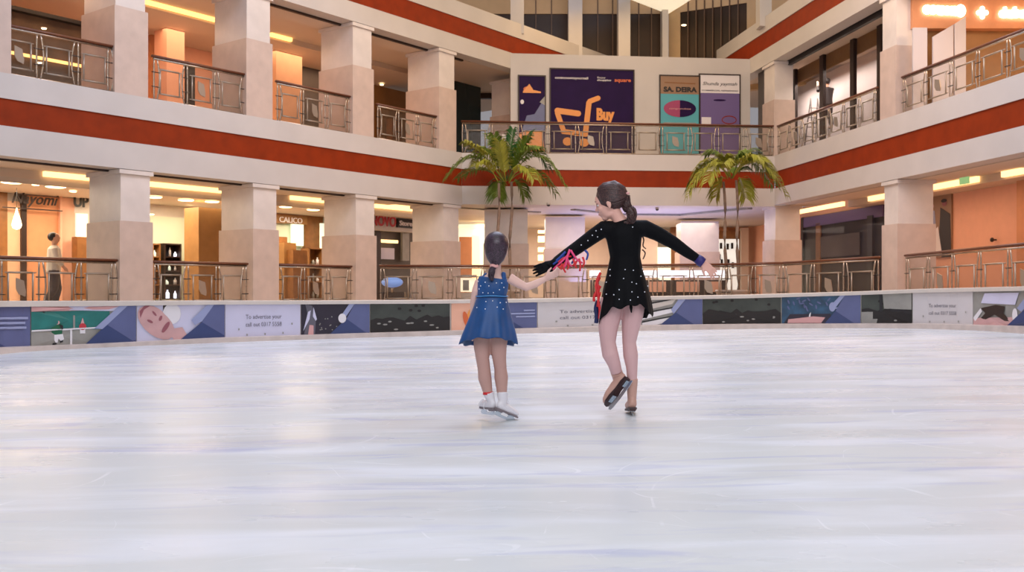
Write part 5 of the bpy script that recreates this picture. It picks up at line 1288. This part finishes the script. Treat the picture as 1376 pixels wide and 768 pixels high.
# ---------------- small skater -------------------------------------------------
YC=6.45
def Cc(px,py,dy=0): return P(px,py,YC+dy)
gc=ice_hit(676,564)
e=empty('person',Vector((Cc(663,400).x,YC,gc.z))); tag(e,'small skater in a sleeveless blue dress, low ponytail and white skates','person'); PC=e
fC=Vector((-.10,.97,-.20)); BC=basis(fC,(-.02,.1,1)); cC=Cc(666.5,335.5)
parts=[];ells=[]
W=head(parts,ells,cC,BC,.93)
parts.append(([Cc(665,372),Cc(665.5,362),Cc(666,350,.01)],[(.042,.05),(.036,.038),(.038,.04)]))
parts.append(([Cc(662,448),Cc(662,434),Cc(661.5,418),Cc(661,398),Cc(662,384),Cc(663.5,374),Cc(665,368)],[(.07,.08),(.085,.11),(.085,.105),(.072,.092),(.076,.098),(.06,.092),(.035,.045)]))
aL=[Cc(645,377),Cc(640,390,.0),Cc(637,405,.03),Cc(636,420,.05),Cc(634,434,.06)]; parts.append((aL,[.032,.03,.026,.023,.017]))
aR=[Cc(684,373),Cc(696,380,0),Cc(707,385.5,0),Cc(720,381,0),Cc(732,374.5,0)]; parts.append((aR,[.036,.032,.028,.026,.019]))
hand(Cc(733,374),(.86,.05,.42),(.3,-.8,-.5),.80,-1,.5,parts,.2)
hand(Cc(634,435,.06),(-.1,.1,-.98),(-.8,-.3,0),.78,1,.3,parts,.2)
lL=[Cc(649,452),Cc(647.5,466),Cc(648.5,482),Cc(650.5,496),Cc(651.5,508),Cc(654,519),Cc(656,529)]; lLr=[.064,.056,.046,.0435,.0465,.038,.031]
lR=[Cc(670,452),Cc(669.5,466),Cc(671,482),Cc(672.5,495),Cc(673.5,507),Cc(674,518),Cc(674.5,528)]; lRr=[.066,.058,.047,.0425,.0475,.040,.034]
parts.append((lL,[r*.93 for r in lLr])); parts.append((lR,[r*.93 for r in lRr]))
grow(parts,ells,'body',SK_C,e,.005,5)
m=MB(); m.ell(W(.0905,0,-.0545),(.005,.015,.0035),LIPM,BC,10,6); m.build('lips',LIPM,e)
for s_ in (-1,1):
    m=MB(); m.ell(W(.076,s_*.03,.004),(.011,.012,.009),EYEW,BC,12,8); m.ell(W(.084,s_*.031,.004),(.004,.006,.006),EYED,BC,8,6); m.build('eye',None,e)
hair_cap(cC,BC,.95,(-.085,0,-.085),HAIR_C,e,21,gather=[([Cc(666.5,330,-.03),Cc(666.3,340,-.04),Cc(665.8,348,-.055),Cc(665,353,-.07),Cc(664,357,-.085)],[(.08,.07),(.074,.07),(.058,.05),(.038,.03),(.016,.016)])],inner=(-.026,0,.03),r=(.098,.088,.096))
tb=Cc(664,357,-.085)
pony([Cc(665,350,-.08),tb,Cc(661,364,-.095),Cc(660,370,-.1),Cc(661.5,377,-.095)],[.022,.016,.022,.021,.006],HAIR_C,e,8,40,.3)
m=MB(); B3_=Matrix.Identity(3)
ringp=[tb+Vector((.020*math.cos(2*math.pi*i/14),.012*math.sin(2*math.pi*i/14)-.004,.004*math.sin(4*math.pi*i/14))) for i in range(15)]
m.tube(ringp,.010,8,SCRUN,cap=False); m.build('scrunchie',SCRUN,e)
# dress
bod=grow([([Cc(661,404),Cc(661,396),Cc(661.5,388),Cc(662,380),Cc(663,373)],[(.085,.106),(.08,.1),(.086,.108),(.082,.110),(.062,.098)]),
      ([Cc(648,376),Cc(651,370),Cc(654,366.5)],[(.034,.012),(.034,.012),(.03,.01)]),([Cc(677,374),Cc(676.5,368),Cc(677,365)],[(.034,.02),(.034,.018),(.03,.014)])],[],'dress_bodice',BLUED,e,.006,5)
czc=lambda py: EYE+(HY-py)*YC/F
cxc=lambda px: (px-CXP)*YC/F
def hemC(th):
    c=math.cos(th); s=math.sin(th)
    return .018*max(0,-s)**2*1.5 - .055*max(0,s)**1.0 + -.02*abs(c)**6 +.006*math.sin(9*th)
rings=[(czc(399),.102,.086,cxc(661),YC,0),(czc(408),.112,.096,cxc(660.5),YC,.006),(czc(420),.13,.115,cxc(659.5),YC,.02),(czc(433),.150,.135,cxc(658.5),YC,.035),(czc(447),.172,.152,cxc(657.5),YC,.045),(czc(458),.186,.165,cxc(656.5),YC,.05)]
ks=skirt(None,rings,BLUED,e,hemC,folds=7,seed=9)
m=MB(); rp=[Vector((cxc(661)+.105*math.cos(t),YC+.089*math.sin(t),czc(397.5)+.002*math.sin(3*t))) for t in [2*math.pi*i/28 for i in range(29)]]
m.tube(rp,[(.004,.007)]*29,6,BLUEB,cap=False); m.build('waist_ribbon',BLUEB,bod)
grow([(lL,lLr),(lR,lRr)],[],'tights',TIGHT_C,e,.0055,5)
zi=Cc(0,563).z
b1=skate(Cc(664,549,-.03),(-.50,.84,-.06),(-.10,-.05,1),.80,BOOTW,SOLE,e,Cc(656.5,528),.037)
m=MB()
for q in (((650,537,-.03),(645,541,-.05),(643.5,548,-.05),(648,550,-.05)),((650,536,-.03),(646,538,-.05),(642,545,-.05)),((651,540,-.03),(650,548,-.05),(654,551,-.05))): ribbon_strip([Cc(*p) for p in q],.0028,BOOTW,m)
m.build('loose_laces',BOOTW,b1)
b2=skate(Cc(667.5,549,-.04),(.68,.48,-.36),(.32,.18,.93),.78,BOOTW,SOLE,e,Cc(675,527),.040)
m=MB(); m.tube([Cc(656,529.5),Cc(655.8,526)],[.036,.035],14,REDR); m.build('red_sock_top',REDR,e)
trees=on_surface([bod,ks])
stones(trees,[(643,378),(652,379),(657,384),(667,380),(673,372),(677,386),(644,388),(649,393),(656,393.5),(663,393),(671,389),(653,405),(662,404),(672,406.5),(641,413),(652,415),(668,412.5),(676,415),(674,380),(680,406),(646,384)],YC,e,.0042)
# ------------------------------------------------------------------ camera, light
cam=bpy.data.cameras.new('camera'); co=bpy.data.objects.new('camera',cam); COL.objects.link(co); SC.camera=co
cam.sensor_width=36; cam.lens=36*F/1376.0; cam.clip_end=200
co.location=(0,0,EYE); co.rotation_euler=(math.pi/2,0,0); cam.shift_y=(HY-384)/1376.0
cam.dof.use_dof=True; cam.dof.focus_distance=6.6; cam.dof.aperture_fstop=6.3
w=bpy.data.worlds.new('world'); SC.world=w; w.use_nodes=True
w.node_tree.nodes['Background'].inputs[0].default_value=(*lin((232,228,234)),1); w.node_tree.nodes['Background'].inputs[1].default_value=.36
def area(loc,rot,sx,sy,e,c,name='lamp'):
    l=bpy.data.lights.new(name,'AREA'); l.shape='RECTANGLE'; l.size=sx; l.size_y=sy; l.energy=e; l.color=lin(c)
    o=bpy.data.objects.new(name,l); COL.objects.link(o); o.location=loc; o.rotation_euler=rot; return o
# atrium lamps high over the ice
area((0,13,15),(0,0,0),10,8,1050,(222,230,255),'atrium_light')
area((3,20,15),(0,0,0),9,8,1150,(226,232,255),'atrium_light')
area((0,1,14),(math.radians(12),0,0),12,5,300,(238,252,240),'atrium_light')
area((3.5,19,11.5),(math.radians(62),0,0),9,2.5,560,(255,214,172),'front_wash_fill')  # added warm fill aimed at the front wall, no fitting there
# gallery lights: bay ceiling lamps, then added fills
def gl(fr,s0,s1,d,z,e,c,w=1.6):
    n=max(1,round((s1-s0)/4.5)); 
    for i in range(n):
        s=s0+(s1-s0)*(i+.5)/n; p=fr.pt(s,d,z); a=math.atan2(fr.u.y,fr.u.x)
        area(p,(0,0,a),(s1-s0)/n*.8,w,e,c,'gallery_light')
gl(L,0,18,-5.2,B2-.06,200,(255,234,204)); gl(L,0,18,-2.3,B2+.3,34,(255,224,184),1.2)
gl(L,0,18,-4.0,B3+.0,85,(255,208,166)); gl(L,0,18,-2.3,B3+.28,70,(255,206,160),1.2)
gl(R,-1,16,-1.7,B2+.0,42,(255,208,172),.8); sa,sb=R.s_at(1060,-2.0),R.s_at(1180,-2.0)
for i in range(4): gl(R,sa+(sb-sa)*i/4,sa+(sb-sa)*(i+1)/4,-1.75,B3-.25,(62,50,40,26)[i],(255,236,224),.3); gl(R,9,16,-2.6,B3-.02,90,(255,214,170))  # window bay fills added to brighten the white sheet
area((2.2,31.6,3.4),(0,0,0),7,1.2,100,(255,226,196),'gallery_light')  # fill added to brighten the inner columns behind the slab
area((3,37,3.4),(0,0,0),9,7,520,(255,234,218),'gallery_light')
area((4.5,32.5,1.2),(math.pi,0,0),5,2,120,(150,170,255),'gallery_light')  # added upward blue fill, gives the far ceiling its cool tint
area((-9,9,13.5),(0,0,0),4,8,130,(176,180,255),'atrium_light')  # added violet fill that tints the ice at the left
area((1,-7,9),(math.radians(68),0,math.radians(8)),14,7,1200,(246,246,255),'camera_side_fill')  # unseen fill added behind the camera to brighten faces turned towards it
area((3,32,11),(0,0,0),5,3,110,(255,206,140),'gallery_light')  # added warm fill for the top storey posts and fascia
SC.view_settings.view_transform='Standard'; SC.view_settings.look='None'; SC.view_settings.gamma=1; SC.view_settings.exposure=0.0; SC.view_settings.use_curve_mapping=False
SC.cycles.max_bounces=6; SC.cycles.diffuse_bounces=3; SC.cycles.glossy_bounces=3; SC.cycles.transparent_max_bounces=12; SC.cycles.use_denoising=True
SC.cycles.sample_clamp_indirect=4
for o in SC.objects:
    if '_o' in o.keys(): del o['_o']
